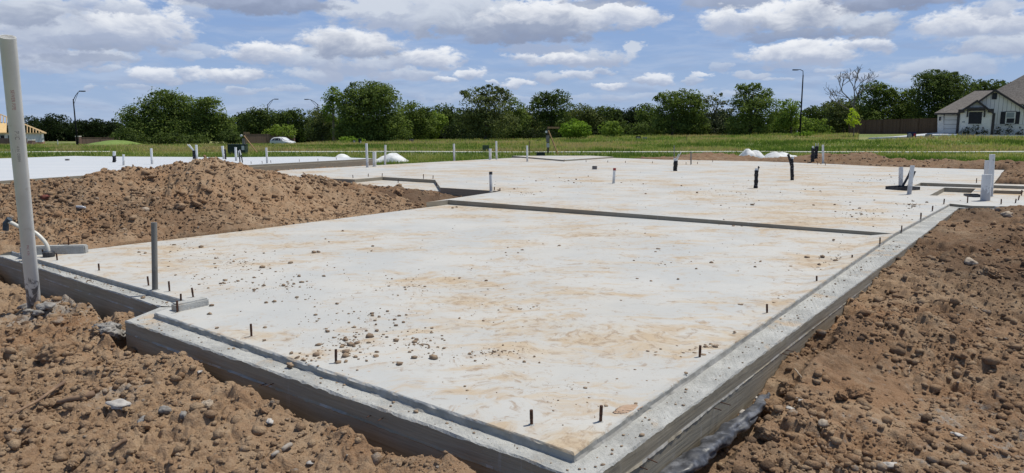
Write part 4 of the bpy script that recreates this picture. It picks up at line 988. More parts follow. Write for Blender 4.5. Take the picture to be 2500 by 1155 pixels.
# short grey box stub on slab and one on the neighbour slab
def boxstub(px, py, wpx, hpx, z, lab):
    b = Vector(P(px, py, z)); k = b.y/F; w2 = wpx*k/2; h = hpx*k
    root = empty('outlet_box', b, lab, 'outlet box', 'small boxes cast into the slabs', rz=-.25)
    MB().box(-w2, w2, -w2*.8, w2*.8, -.01, h).build('box_body', M['greybox'], root, bevel=.01)
    MB().box(-w2*1.06, w2*1.06, -w2*.86, w2*.86, h*.75, h*.75+.012).build('rim', M['dark'], root)
boxstub(1451.7, 413.4, 11, 8, HZ, 'small square grey outlet box standing in the middle of the main slab')
boxstub(164.5, 392, 8, 4, NZ, 'small black outlet box on the neighbouring slab')

# tall white sewer pipe in the foreground
tb = Vector(soil_at(85, 757)); tb = Vector(Q(85, 760, 6.6)); tb.z = min(tb.z, soilz(tb.x, tb.y)); 
tp = Vector(Q(18.5, 90, 5.75)); rp = .058
root = empty('tall_pvc_pipe', tb, 'tall leaning white sewer pipe standing in the soil left of the slab', 'pipe'); T = tp-tb; d = T.normalized()
n = 48; mb = MB(); mb.tube([-d*.15, T], rp, n, cap=False); mb.tube([T, T-d*.2], rp*.91, n, 1, cap=False)
mb.add(mb.v[n:2*n]+mb.v[2*n:3*n], [(i, (i+1) % n, n+(i+1) % n, n+i) for i in range(n)], 0)
tm, tk, tbs = mat('tall_pipe_pvc', rough=.42, spec=.4)
o_ = tk.new('ShaderNodeTexCoord').outputs['Object']; s_ = tk.new('ShaderNodeSeparateXYZ'); tk.l.new(o_, s_.inputs[0])
c_n = tk.mix(tk.rng(tk.noise(o_, 3, 5, .6), .35, .7), (.66,.655,.62), (.58,.57,.54))
c_n = tk.mix(tk.math('MULTIPLY', tk.rng(tk.math('ADD', tk.noise(tk.mapping(o_, sc=(1,1,.55)), 13, 7, .72, .8), tk.rng(s_.outputs[2], .75, .1, -.3, .05)), .50, .58), .9), c_n, (.085,.085,.09))
c_n = tk.mix(tk.math('MULTIPLY', tk.rng(tk.noise(o_, 8, 5, .65), .62, .72), .4), c_n, (.40,.36,.30))
tk.l.new(c_n, tbs.inputs['Base Color'])
o = mb.build('pipe_body', [tm, M['dark']], root); 
for p_ in o.data.polygons: p_.use_smooth = True
# ink print running down the pipe: curved onto its surface
def pipe_text(body, start, size, ang, mt, name='printed_text'):
    cu = bpy.data.curves.new(name, 'FONT'); cu.body = body; cu.size = size
    tmp = bpy.data.objects.new('tmp', cu); COL.objects.link(tmp); dg = bpy.context.evaluated_depsgraph_get()
    me = bpy.data.meshes.new_from_object(tmp.evaluated_get(dg)); bpy.data.objects.remove(tmp)
    side = d.cross(Vector((0,1,0))).normalized(); back = side.cross(d).normalized()   # side, back span the cross-section
    if back.y > 0: back = -back
    if side.x < 0: side = -side
    L = T.length
    for v in me.vertices:
        s, c = v.co.x, v.co.y; th = ang + c/rp      # run down the pipe, letter height around it
        v.co = T - d*(start+s) + (side*math.sin(th) + back*math.cos(th))*(rp+.0008)
    me.materials.append(mt); o = bpy.data.objects.new(name, me); link(o, root)
pipe_text('PVC', .78, .045, .35, M['greyink']); pipe_text('4 IN  D3034', .92, .028, .42, M['greyink'])
pipe_text('SEWER PIPE', .42, .034, .38, M['redink']); pipe_text('PVC  4 IN', 1.9, .026, .42, M['redink']); pipe_text('||||', .95, .03, -.1, M['greyink'])
for i, (px, py, r) in enumerate(((62,752,16),(112,756,16),(95,768,14),(70,765,14))):
    p = soil_at(px, py); sz = r/F*6.5
    rock('mortar_chunk', (p[0], p[1], p[2]+sz*.2), sz, M['mortar'], ['grey mortar lump left of the tall pipe foot','grey mortar lump right of the tall pipe foot','grey mortar lump in front of the tall pipe foot','small grey lump at the tall pipe foot'][i], 'mortar chunk', 'mortar lumps around the tall pipe', 700+i, .5, I2)

# ------------------------------------------------------------------ foliage
def srgb(r, g, b): return np.array([((c/255+.055)/1.055)**2.4 for c in (r, g, b)])
def leaves(lobes, size, dens, c_lo, c_hi, seed, clump=.34, fill=.38):
    """leaf quads gathered in clumps inside ellipsoidal lobes (centre, radii)"""
    r = np.random.default_rng(seed); Vs = []; Cs = []
    for c, rad in lobes:
        c = np.array(c); rad = np.array(rad); area = rad[0]*rad[2]*3.14
        nl = int(area*dens/(size*size)); nc = int(np.clip(area*1.3, 12, 160))
        dirs = r.normal(size=(nc, 3)); dirs /= np.linalg.norm(dirs, axis=1, keepdims=True)
        dirs[:, 1] = -np.abs(dirs[:, 1])*np.where(r.uniform(0, 1, nc) < .75, 1, -1)
        cc = c + dirs*rad*r.uniform(.45, .95, (nc, 1)); gm = (rad[0]*rad[2])**.5; crad = np.minimum(clump*gm, 1.5)*r.uniform(.55, 1.2, nc)
        shade = r.uniform(0, 1, nc); k = r.integers(0, nc, nl)
        dd = r.normal(size=(nl, 3)); dd /= np.linalg.norm(dd, axis=1, keepdims=True)
        pp = cc[k] + dd*(crad[k]*r.uniform(.25, 1.08, nl)**.6)[:, None]*np.array([1.25, 1.0, .8])
        core = r.uniform(0, 1, nl) < fill; d3 = r.normal(size=(nl, 3)); d3 /= np.linalg.norm(d3, axis=1, keepdims=True)
        pp = np.where(core[:, None], c + d3*rad*(r.uniform(0, 1, (nl, 1))**.4)*.93, pp)
        nrm = dd*.7 + r.normal(size=(nl, 3))*.55 + (pp-c)/rad*.3 + np.array([0,0,.5]); nrm /= np.linalg.norm(nrm, axis=1, keepdims=True)
        a = np.cross(nrm, r.normal(size=(nl, 3))); a /= np.linalg.norm(a, axis=1, keepdims=True); b = np.cross(nrm, a)
        s = size*r.uniform(.45, 1.25, (nl, 1)); a = a*s*.62; b = b*s*.42
        q = np.stack([pp-a, pp+b*.9-a*.1, pp+a, pp-b], 1); Vs.append(q.reshape(-1, 3))
        f = np.clip(shade[k]*.7+r.uniform(0, .45, nl), 0, 1)[:, None]
        Cs.append(np.repeat(c_lo*(1-f)+c_hi*f, 4, 0))
    V = np.concatenate(Vs); Cc = np.concatenate(Cs); Fi = np.arange(len(V)).reshape(-1, 4)
    return V, Fi, Cc
G_DK = (srgb(44,58,30), srgb(102,118,62)); G_MD = (srgb(56,74,34), srgb(124,140,72)); G_LT = (srgb(78,100,40), srgb(146,166,76))
G_OL = (srgb(56,68,38), srgb(122,130,80)); G_BR = (srgb(78,108,32), srgb(140,168,62)); G_YL = (srgb(140,165,38), srgb(196,208,70))
G_VD = (srgb(24,34,20), srgb(54,68,38))
def tree(px, base, D, lobes, pal, label, group='trees along the far side of the meadow', name='oak_tree', cat='tree', trunk=True, size=.25, dens=7.5, seed=0, kind=None, clump=.27, fill=.5):
    zb = fz(Q(px, 340, D)[0], D); X0 = Q(px, 340, D)[0]; root = empty(name, (X0, D, zb), label, cat, group); L = []
    for (lx, ly, rx, ry) in lobes:
        p = Q(lx, ly, D); k = D/F; rr = max(rx, ry*.8)*k
        L.append(((p[0]-X0, random.uniform(-.3, .3)*rr, p[2]-zb-.04*ry*k), (rx*k*1.10, rr*.8, ry*k*1.08)))
    V, Fi, Cc = leaves(L, size*D/105, dens, pal[0], pal[1], seed+int(px)*3, clump, fill)
    npmesh('crown', V, Fi, M['leaf'], root, cols=Cc)
    if trunk:
        top = max(l[0][2] for l in L); mb = MB(); r0 = .03*top+.08
        mb.tube([(0,0,-.2), (.05*top*.2,0,top*.3), (0,0,top*.62), (.1,0,top*.85)], [r0, r0*.8, r0*.5, r0*.2], 7)
        for c, rd in L:
            st = Vector((0, 0, min(top*.3, max(.3, c[2]*.5)))); en = Vector(c); mid = st.lerp(en, .5)+Vector((0, 0, .25))
            mb.tube([st, mid, en], [r0*.45, r0*.3, r0*.1], 6)
        mb.build('trunk', M['bark'], root, smooth=True)
    return root
# a far wood behind, one continuous mass
L = []
for px in range(-260, 2760, 34):
    t = 294 if px < 330 else 275 if px < 1000 else 268 if px < 1500 else 266 if px < 2000 else 250
    t += random.uniform(-8, 6); D = 165; p = Q(px, (t+345)/2, D); k = D/F
    L.append(((p[0], D+random.uniform(-6, 6), p[2]-.5), (34*k, 3.0, (355-t)/2*k)))
for px in range(560, 2620, 30):
    t = 303+random.uniform(-12, 8)-(12 if px > 1900 else 0); D = 126; p = Q(px, (t+350)/2, D); k = D/F
    L.append(((p[0], D+random.uniform(-3, 3), p[2]-.3), (32*k, 2.2, (356-t)/2*k)))
V, Fi, Cc = leaves(L, .5, 15, *G_VD, 5, .4, .6)
tag(npmesh('far_woods', V, Fi, M['leaf'], cols=Cc), kind='stuff', label='dark woods closing the view behind the nearer trees', cat='woods')
T_ = tree
T_(100,338,150,[(60,305,45,22),(130,300,40,24)],G_VD,'dark low tree crown rising behind the framed house')
T_(190,338,140,[(190,312,32,22),(228,308,30,20)],G_VD,'dark tree behind the leftmost street lamp')
T_(265,338,140,[(250,311,34,20),(290,312,30,20)],G_VD,'dark tree just left of the big oak clump')
T_(405,355,104,[(405,258,62,40),(398,238,34,20),(345,290,60,42),(455,285,55,55),(370,325,60,30),(420,310,60,40)],G_MD,'big spreading oak, left and tallest of the left clump',dens=9.5)
T_(505,355,102,[(500,275,48,40),(508,250,26,14),(530,310,42,38),(480,320,48,34)],G_MD,'rounded oak forming the right half of the left clump',dens=9.5)
T_(310,355,98,[(308,330,30,22),(330,340,34,16)],G_DK,'low dark shrub at the left foot of the left clump',name='shrub',cat='shrub',group='shrubs under the trees')
T_(450,353,96,[(430,340,42,16),(480,342,36,14),(395,338,30,16)],G_DK,'wide dark shrub in front of the left clump',name='shrub',cat='shrub',group='shrubs under the trees')
T_(570,350,99,[(560,335,28,20),(585,340,22,14)],G_DK,'dark shrub at the right foot of the left clump beside the transformer box',name='shrub',cat='shrub',group='shrubs under the trees')
T_(635,345,120,[(625,290,42,28),(655,300,40,38),(610,320,36,28)],G_DK,'dark tree behind the second street lamp')
T_(705,345,120,[(700,290,36,26),(722,276,22,14),(735,310,30,32)],G_DK,'dark tree with a small round top behind the white car')
T_(690,342,116,[(688,320,36,18),(660,325,20,14)],G_LT,'lighter green shrub directly above the white car roof',name='shrub',cat='shrub',group='shrubs under the trees')
T_(790,346,108,[(785,290,36,34),(770,320,30,28),(800,325,34,26)],G_OL,'greyish olive tree left of the largest oak')
T_(815,346,106,[(814,238,24,28),(812,270,30,30)],G_LT,'narrow light green treetop left of the largest oak')
T_(905,347,100,[(895,225,58,32),(930,240,52,38),(865,255,44,42),(905,280,78,48),(860,318,52,32),(955,310,54,40),(905,318,60,34)],G_MD,'largest round oak in the middle left, widest crown of all',dens=10)
T_(1010,345,108,[(1005,275,40,32),(1030,300,38,36),(1000,318,40,28),(1042,272,16,14)],G_MD,'oak right of the largest one with a thinner top')
T_(1050,344,112,[(1045,315,34,26),(1065,300,30,30)],G_LT,'light green low tree between two large oaks')
T_(1085,343,116,[(1085,275,36,24),(1100,300,40,34)],G_DK,'dark tree left of the open-crowned oak')
T_(1185,345,102,[(1160,230,34,20),(1200,222,28,18),(1228,232,24,18),(1180,262,62,34),(1200,298,66,42),(1150,305,40,34)],G_OL,'tall open-crowned oak with ragged top in the centre',dens=7,clump=.25,fill=.4)
T_(1255,343,108,[(1250,262,30,26),(1262,300,34,36),(1240,318,40,26)],G_MD,'oak close right of the ragged one')
T_(1305,338,116,[(1290,285,34,28),(1310,315,36,24)],G_OL,'olive tree left of the dark round-topped oak')
T_(1345,338,112,[(1330,242,34,22),(1362,238,34,20),(1345,262,52,28),(1350,298,48,34)],G_DK,'dark round-topped oak standing above its neighbours')
T_(1420,337,118,[(1415,275,40,24),(1440,290,40,28)],G_OL,'flat-topped tree behind the bright green bush')
T_(1470,337,120,[(1465,280,34,22),(1490,285,30,24),(1500,308,34,24)],G_DK,'low dark tree between the bright bush and the gap')
T_(1405,335,92,[(1405,314,36,22),(1390,320,26,16),(1422,320,24,16)],G_BR,'bright yellow green round bush, larger of two in the meadow',name='bush',cat='bush',group='round bushes at the meadow edge',trunk=False,dens=9.5)
T_(1487,334,94,[(1487,313,28,20),(1500,318,22,16)],G_LT,'smaller green bush right of the bright one',name='bush',cat='bush',group='round bushes at the meadow edge',trunk=False)
T_(1545,333,122,[(1535,280,32,18),(1570,275,28,22),(1545,305,40,26)],G_VD,'dark low tree in the dip of the tree line')
T_(1590,332,110,[(1580,275,30,26),(1595,305,34,28)],G_MD,'slim green tree left of the twin-topped oak')
T_(1640,332,104,[(1635,240,32,22),(1662,252,44,30),(1640,285,50,40),(1665,310,50,26)],G_MD,'leafy oak left of the bare-topped grey tree',dens=9)
T_(1690,331,104,[(1688,238,30,20),(1695,270,36,34),(1700,305,38,30)],G_MD,'twin of the leafy oak, just right of it')
T_(1745,331,106,[(1742,246,32,22),(1755,275,32,32),(1745,305,36,28)],(srgb(70,80,58), srgb(120,124,98)),'thin greyish half-bare tree between leafy oaks',dens=3.4,clump=.25,fill=.25)
T_(1830,331,100,[(1812,216,20,14),(1842,212,20,12),(1870,230,22,16),(1830,245,46,26),(1850,272,54,34),(1830,305,60,32)],G_MD,'tall oak with two knobbly tops left of the tall street lamp',dens=9)
T_(1930,331,108,[(1925,258,28,18),(1930,285,32,30),(1905,300,30,28)],G_LT,'light green tree just left of the tall street lamp')
T_(1990,331,104,[(1985,310,34,22),(2005,320,28,16)],G_LT,'low light green shrub right of the tall street lamp',name='shrub',cat='shrub',group='shrubs under the trees')
T_(2000,331,125,[(1990,275,36,18),(2020,285,36,28)],G_DK,'dark tree behind the tall street lamp')
T_(2055,331,112,[(2045,262,34,24),(2060,290,40,34),(2030,300,30,26)],G_OL,'greyish tree left of the dead branches')
T_(2130,332,115,[(2128,215,34,18),(2150,220,34,18),(2130,250,52,32),(2120,290,56,36)],G_MD,'green tree right of the dead branches')
T_(2195,331,114,[(2190,236,34,24),(2180,268,44,34),(2200,295,44,34),(2220,250,30,32)],G_MD,'pointed green tree behind the brown fence')
T_(2300,330,109,[(2290,190,56,20),(2330,205,58,28),(2262,220,42,34),(2310,238,84,40),(2300,275,80,34)],G_DK,'broad dark oak towering behind the brown fence',dens=10)
T_(2400,328,112,[(2385,220,40,24),(2420,212,34,18),(2410,250,60,40)],G_DK,'oak behind the gables of the white brick house')
T_(2478,328,116,[(2470,212,30,14),(2500,220,40,20)],G_DK,'treetop peeking above the ridge of the white brick house')
T_(2100,331,116,[(2090,305,46,26),(2140,310,34,22)],G_VD,'dark undergrowth behind the young yellow green tree',name='shrub',cat='shrub',group='shrubs under the trees')
T_(1135,345,110,[(1120,325,50,20)],G_VD,'dark shrub under the open-crowned oak',name='shrub',cat='shrub',group='shrubs under the trees')
T_(1545,331,108,[(1560,315,46,18)],G_DK,'dark shrub under the low tree in the dip',name='shrub',cat='shrub',group='shrubs under the trees')
T_(1750,331,108,[(1760,318,70,16)],G_VD,'long dark shrub under the half-bare tree',name='shrub',cat='shrub',group='shrubs under the trees')
T_(1300,338,108,[(1310,328,56,14)],G_VD,'dark shrub under the olive tree',name='shrub',cat='shrub',group='shrubs under the trees')
T_(1920,331,110,[(1910,318,46,16)],G_DK,'shrub under the light green tree by the tall lamp',name='shrub',cat='shrub',group='shrubs under the trees')
# young street tree
yt = T_(2083,332,86,[(2083,283,13,13),(2080,295,17,10),(2087,300,16,9),(2082,270,8,9)],G_YL,'young yellow green tree with a thin trunk before the fence',name='young_tree',trunk=False,group=None,dens=3.6,size=.26,clump=.4)
MB().tube([(0,0,-.2),(.03,0,1.2),(0,0,2.6)], [.06,.05,.03], 7).build('trunk', M['bark'], yt)
T_(1965,332,88,[(1955,327,16,6),(1975,326,16,6)],G_BR,'low bright green weed patch at the foot of the tall lamp',name='weed_clump',cat='weeds',group=None,trunk=False)
T_(855,346,94,[(850,340,24,8),(870,342,18,6)],G_BR,'sunlit yellow green bush under the largest oak',name='bush',cat='bush',group=None,trunk=False)
# dead tree
dr_ = empty('dead_tree', (Q(2078,331,104)[0], 104, fz(Q(2078,331,104)[0], 104)), 'bare grey dead tree with twisted branches against the sky', 'tree')
mbD = MB()
def branch(p, d, L, r, lv):
    q = p; pts_ = [p]; dd = d.copy()
    for i in range(4):
        dd = (dd+Vector((random.uniform(-.35,.35), random.uniform(-.3,.3), random.uniform(-.2,.28)))).normalized(); q = q+dd*L/4; pts_.append(q)
    mbD.tube(pts_, [max(r*(1-.16*i), .02) for i in range(5)], 5, cap=False)
    if lv > 0:
        for k in range(3 if lv > 1 else 2):
            i = random.choice((2, 3, 4)); nd = (dd+Vector((random.uniform(-.9,.9), random.uniform(-.8,.8), random.uniform(-.2,.6)))).normalized(); branch(pts_[i], nd, L*.62, r*.58, lv-1)
random.seed(31)
mbD.tube([(0,0,-.2),(.1,0,2.5),(0,0,4.2)], [.22,.18,.15], 7)
branch(Vector((0,0,4.0)), Vector((-.5,0,1)), 3.2, .13, 4); branch(Vector((0,0,4.0)), Vector((.45,.1,1)), 3.4, .13, 4); branch(Vector((0,0,3.2)), Vector((-.9,0,.7)), 2.8, .10, 3); branch(Vector((0,0,4.0)), Vector((.05,.1,1)), 3.0, .12, 4)
mbD.build('trunk', M['deadbark'], dr_)

# ------------------------------------------------------------------ meadow grass
def blades(n, ylo, yhi, hlo, hhi, wlo, whi, pal, seed, name, lab, dens=None):
    r = np.random.default_rng(seed); v = r.uniform(0, 1, n); Yb = 1/(1/ylo+(1/yhi-1/ylo)*v); u = r.uniform(-.86, .86, n); Xb = u*Yb
    keep = ~inside(Xb, Yb, hl) & ~inside(Xb, Yb, nslabxy) & (np.where(inside(Xb, Yb, sp), -1, 1)*pdist(Xb, Yb, sp, True) - .9*fbm(Xb*.7, Yb*.7, 4, 44) > -.1)
    keep &= ~(((Yb > 58.3) & (Yb < 61.2))) & ~((Yb > 75.5) & (u > .49))
    hn = fbm(Xb*.25, Yb*.25, 3, 66)
    if dens is not None: keep &= dens(Xb, Yb, r)
    Xb, Yb, hn = Xb[keep], Yb[keep], hn[keep]; n = len(Xb); Zb = fieldz(Xb, Yb)
    h = r.uniform(hlo, hhi, n)*(1+.9*hn); w_ = r.uniform(wlo, whi, n); a = r.uniform(0, 3.14, n); lx = r.normal(0, .25, n)*h; ly = r.normal(0, .25, n)*h
    dx, dy = np.cos(a)*w_/2, np.sin(a)*w_/2
    V = np.stack([np.stack([Xb-dx, Yb-dy, Zb-.03], 1), np.stack([Xb+dx, Yb+dy, Zb-.03], 1), np.stack([Xb+lx, Yb+ly, Zb+h], 1)], 1).reshape(-1, 3)
    pa = np.array(pal); cn = fbm(Xb*.12+5, Yb*.2, 4, 12); cn2 = fbm(Xb*.9, Yb*.9, 2, 19)
    f = np.clip(.55+cn*1.7+cn2*.8+r.normal(0, .22, n), 0, .999)*(len(pa)-1); i = f.astype(int); t = (f-i)[:, None]
    cc = pa[i]*(1-t)+pa[np.minimum(i+1, len(pa)-1)]*t
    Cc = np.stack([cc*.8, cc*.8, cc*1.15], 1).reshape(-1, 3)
    tag(npmesh(name, V, np.arange(len(V)).reshape(-1, 3), M['blade'], cols=Cc), kind='stuff', label=lab, cat='grass')
mix1 = [srgb(98,120,54), srgb(126,146,68), srgb(150,162,86), srgb(168,168,102), srgb(184,166,122)]
mix2 = [srgb(92,114,50), srgb(118,138,62), srgb(142,152,78), srgb(166,162,100)]
blades(90000, 33, 60, .10, .26, .03, .09, mix2, 1, 'verge_grass', 'short green grass between the slabs and the pale walk')
blades(170000, 60, 112, .14, .36, .05, .14, mix1, 2, 'meadow_grass', 'tall green and tan meadow grass beyond the pale walk')
# pale walks
def strip(pl, w2, zoff, name, mt, h=.0):
    mb = MB(); A = []
    for x, y in pl: A.append((x, y, fz(x, y)))
    for i in range(len(A)-1):
        a, b = A[i], A[i+1]
        mb.add([(a[0], a[1]-w2, a[2]-.2), (b[0], b[1]-w2, b[2]-.2), (b[0], b[1]-w2, b[2]+zoff), (a[0], a[1]-w2, a[2]+zoff), (a[0], a[1]+w2, a[2]+zoff), (b[0], b[1]+w2, b[2]+zoff)], [(0,1,2,3),(3,2,5,4)])
    return tag(mb.build(name, mt), kind='structure')
strip([(x, 60) for x in np.arange(-21.0, 70, 1.0)], .6, .07, 'sidewalk', M['walk'])
strip([(x, 60) for x in np.arange(-46.0, -33, 1.0)], .85, .05, 'sidewalk', M['walk'])
strip([(x, 93) for x in np.arange(-66, -52, 1.0)], 1.2, .12, 'sidewalk', M['walk'])
strip([(52.5+x*.84, 80.5-.545*x) for x in np.arange(0, 22, .5)], .35, .10, 'sidewalk', M['walk'])
# driveway
dw = [Q(2120,336,79.5), Q(2180,328,83), Q(2240,326,87), Q(2287,325,91), Q(2306,324.5,90.2), Q(2340,324.5,85.5), Q(2338,327.2,82), Q(2290,327.5,80.5), Q(2200,333,78.5)]
dw = [(a, b, fz(a, b)+.14) for a, b, c in dw]
dwm = MB(); dwm.add(dw, [tuple(range(len(dw)))]); n_ = len(dw)
for i in range(n_): a, b = dw[i], dw[(i+1) % n_]; dwm.add([a, b, (b[0], b[1], b[2]-.5), (a[0], a[1], a[2]-.5)], [(0,1,2,3)])
tag(dwm.build('driveway', M['ntop']), kind='structure')
# grassy bank on the left
bx, by = 0, 0; c0 = Q(248, 345, 92); bk = []
V = []; gx, gy = 60, 30; L0 = Q(186,345,92)[0]; R0 = Q(300,345,92)[0]
for j in range(gy):
    for i in range(gx):
        u = i/(gx-1); v = j/(gy-1); x = L0+(R0-L0)*u; y = 88+12*v
        hh = max(0,math.sin(u*math.pi))**.5*math.sin(v*math.pi)**.8*.9*math.sin(min(1, u*1.02)*math.pi*.62)**1.3; V.append((x, y, fz(x, y)-.05+hh+.03*float(vn(np.array([x]), np.array([y]), 9)[0])))
id_ = np.arange(gx*gy).reshape(gy, gx); Fi = np.stack([id_[:-1,:-1], id_[:-1,1:], id_[1:,1:], id_[1:,:-1]], -1).reshape(-1, 4)
tag(npmesh('grass_bank', V, Fi, simple('bright_mown_grass', (.13,.20,.045), (.18,.25,.07), 2.5, .95), smooth=True), kind='structure')

# ------------------------------------------------------------------ fences
def fence(p0, p1, h, material, label, post_step=2.4, rail=None, pillar=None):
    a = Vector((p0[0], p0[1], 0)); b = Vector((p1[0], p1[1], 0)); d = b-a; L = d.length; ang = math.atan2(d.y, d.x)
    z0 = fz(a.x, a.y); z1 = fz(b.x, b.y)
    root = empty('board_fence', (a.x, a.y, z0), label, 'fence', rz=ang)
    n = max(2, int(L/post_step)); m = MB(); seg = n*4
    for i in range(n*17 if material is M['fence'] else n*4):
        k_ = n*17 if material is M['fence'] else n*4
        x0, x1 = L*i/k_, L*(i+1)/k_; zz = (z1-z0)*(i/k_); jz = random.uniform(-.012, .012)
        m.box(x0+.002, x1-.006, -.012+random.uniform(-.003,.003), .012, zz-.2, zz+h+jz)
    m.build('board_panel', material, root)
    r = MB()
    for i in range(n): 
        zz = (z1-z0)*(i/n); zz2 = (z1-z0)*((i+1)/n)
        for q in (.3, h-.25): r.add([(L*i/n, .014, zz+q), (L*(i+1)/n, .014, zz2+q), (L*(i+1)/n, .06, zz2+q), (L*i/n, .06, zz+q), (L*i/n, .014, zz+q+.09), (L*(i+1)/n, .014, zz2+q+.09), (L*(i+1)/n, .06, zz2+q+.09), (L*i/n, .06, zz+q+.09)], [(0,1,2,3),(4,7,6,5),(0,4,5,1),(2,6,7,3)])
    r.build('rail', material, root)
    if rail:
        c = MB(); c.add([(0,-.05,h), (L,-.05,h+z1-z0), (L,.06,h+z1-z0), (0,.06,h), (0,-.05,h+.05), (L,-.05,h+.05+z1-z0), (L,.06,h+.05+z1-z0), (0,.06,h+.05)], [(0,1,2,3),(4,7,6,5),(0,4,5,1),(2,6,7,3)]); c.build('cap_board', rail, root)
    for i in range(n+1):
        zz = (z1-z0)*i/n; MB().box(L*i/n-.05, L*i/n+.05, -.07, -.013, zz-.2, zz+h-.02).build('post', material, root)
    return root
fence(Q(2071.5,335,104), Q(2289,324,91), 1.95, M['fence'], 'long dark brown board fence beside the white brick house', rail=M['fence'])
fence(Q(-120,352,95), Q(66,352,95), 1.0, M['fencegrey'], 'brown board fence before the framed house', rail=None)
fence(Q(198,345,104), Q(292,345,108), 1.15, M['fencegrey'], 'faded fence behind the left grassy bank', rail=M['fencegrey'])
fence(Q(598,345,113), Q(708,345,117), 1.9, M['fencegrey'], 'faded brown fence behind the white car', rail=M['fencegrey'])
def pillar(px, D, wpx, htop, lab):
    x = Q(px, 345, D)[0]; z = fz(x, D); zt = Q(px, htop, D)[2]; w2 = wpx/2*D/F
    root = empty('brick_pillar', (x, D, z), lab, 'pillar', 'brick pillars in the fences')
    MB().box(-w2, w2, -w2, w2, -.2, zt-z-.12).build('shaft', simple('brown_brick_%d' % int(px), (.13,.085,.07), (.18,.12,.10), 6, .9), root)
    MB().box(-w2*1.15, w2*1.15, -w2*1.15, w2*1.15, zt-z-.12, zt-z).build('cap_stone', M['walk'], root, bevel=.02)
pillar(77, 94.5, 11, 341, 'dark brown pillar at the end of the fence before the framed house')
pillar(192, 103.5, 9, 332, 'pillar with pale cap stone beside the leftmost lamp')
pillar(714, 117, 10, 331.5, 'pillar with pale cap stone right of the white car')

# ------------------------------------------------------------------ street lamps
def lamp(bx, by, tx, ty, ax, ay, D, lab, wpx=3.2, style=0):
    b = Vector((Q(bx, by, D)[0], D, 0)); b.z = fz(b.x, b.y)
    top = Vector(Q(tx, ty, D)); arm = Vector(Q(ax, ay, D)); r = wpx/2*D/F
    root = empty('street_lamp', b, lab, 'street lamp', 'dark street lamps'); t = top-b; a = arm-b
    MB().tube([(0,0,-.2), t*.5, t], [r*1.25, r, r*.75], 12).build('pole', M['lampmetal'], root, smooth=True)
    MB().tube([(0,0,0), (0,0,.45)], [r*2, r*1.7], 12).build('base', M['lampmetal'], root)
    sx = 1 if a.x > t.x else -1
    pts_ = [t-Vector((0,0,.15)), t.lerp(a, .35)+Vector((0,0,.10)), t.lerp(a, .75)+Vector((0,0,.14)), a] if style == 0 else [t-Vector((0,0,.1)), t+Vector((sx*.05,0,.5)), t.lerp(a, .55)+Vector((0,0,.32)), a]
    MB().tube(pts_, [r*.55, r*.5, r*.45, r*.4], 8).build('arm', M['lampmetal'], root, smooth=True)
    if style == 0: MB().tube([t-Vector((0,0,.7)), t.lerp(a, .5)+Vector((0,0,-.12)), t.lerp(a, .72)+Vector((0,0,.08))], r*.3, 6).build('brace', M['lampmetal'], root)
    m = MB(); x0, x1 = sorted((a.x-sx*.1, a.x+sx*.62)); m.prism([(x0,-.14),(x1,-.11),(x1,.11),(x0,.14)], a.z-.07, a.z+.05)
    m.build('lamp_head', M['lampmetal'], root, bevel=.02); 
    MB().box(min(a.x+sx*.1, a.x+sx*.5), max(a.x+sx*.1, a.x+sx*.5), -.08, .08, a.z-.085, a.z-.071).build('lens', M['greybox'], root)
lamp(189.4,355,178.7,242,196,222.5,90,'leftmost street lamp with a braced arm pointing right')
lamp(654,345,653.5,254,671,242,124,'short looking street lamp above the dark trees with arm to the right',2.6)
lamp(776,345,776,254,752,242.5,122,'street lamp half hidden by the oak with its arm to the left',2.6)
lamp(1952.5,331,1960.8,183,1947,170.5,92,'tall street lamp on the right with a curved arm to the left',3.4,1)

# ------------------------------------------------------------------ meter posts and boxes
def meterpost(px, basey, topy, D, armx, bracex, bracey, lab, boxes):
    x = Q(px, basey, D)[0]; z = fz(x, D); root = empty('meter_post', (x, D, z), lab, 'meter post', 'temporary power posts'); k = D/F
    zt = Q(px, topy, D)[2]-z; w2 = .075
    MB().box(-w2, w2, -w2, w2, -.3, zt).build('post', M['oldwood'], root, bevel=.008)
    ax = (armx-px)*k; MB().box(min(0, ax)-.05, max(0, ax)+.05, -w2-.045, -w2-.003, zt-.16, zt-.02).build('arm_board', M['wood'], root, bevel=.004)
    bx_ = (bracex-px)*k; bz = Q(px, bracey, D)[2]-z; a = Vector((0, -w2-.09, zt-.3)); b = Vector((bx_, -w2-.5, max(bz, 0)-.1)); MB().tube([a, b], .05, 4).build('brace', M['wood'], root)
    for (x0, y0, x1, y1, mt, dpt) in boxes:
        MB().box((x0-px)*k, (x1-px)*k, -w2-dpt, -w2-.002, Q(px, y1, D)[2]-z, Q(px, y0, D)[2]-z).build('meter_box' if mt == 'greybox' else 'notice' if mt == 'label' else 'panel', M[mt], root, bevel=.008)
    return root, w2, k, z
r_, w2, k_, z_ = meterpost(1338, 375, 309, 55, 1363, 1361, 373, 'meter post with grey panel and round meter near the centre', [(1333,330,1341,347,'greybox',.16),(1334,349,1341,360,'label',.02)])
MB().tube([((1333-1338)*k_, -w2-.03, Q(1338,322,55)[2]-z_), ((1333-1338)*k_, -w2-.17, Q(1338,322,55)[2]-z_)], .09, 16).build('round_meter', M['paleplastic'], r_)
r_, w2, k_, z_ = meterpost(600, 375, 322, 57, 611, 635, 370, 'meter post with diagonal brace beside the big green transformer', [(595,338,601,352,'greybox',.12)])
MB().tube([(-.22, -w2-.03, Q(600,331,57)[2]-z_), (-.22, -w2-.15, Q(600,331,57)[2]-z_)], .09, 16).build('round_meter', M['paleplastic'], r_)
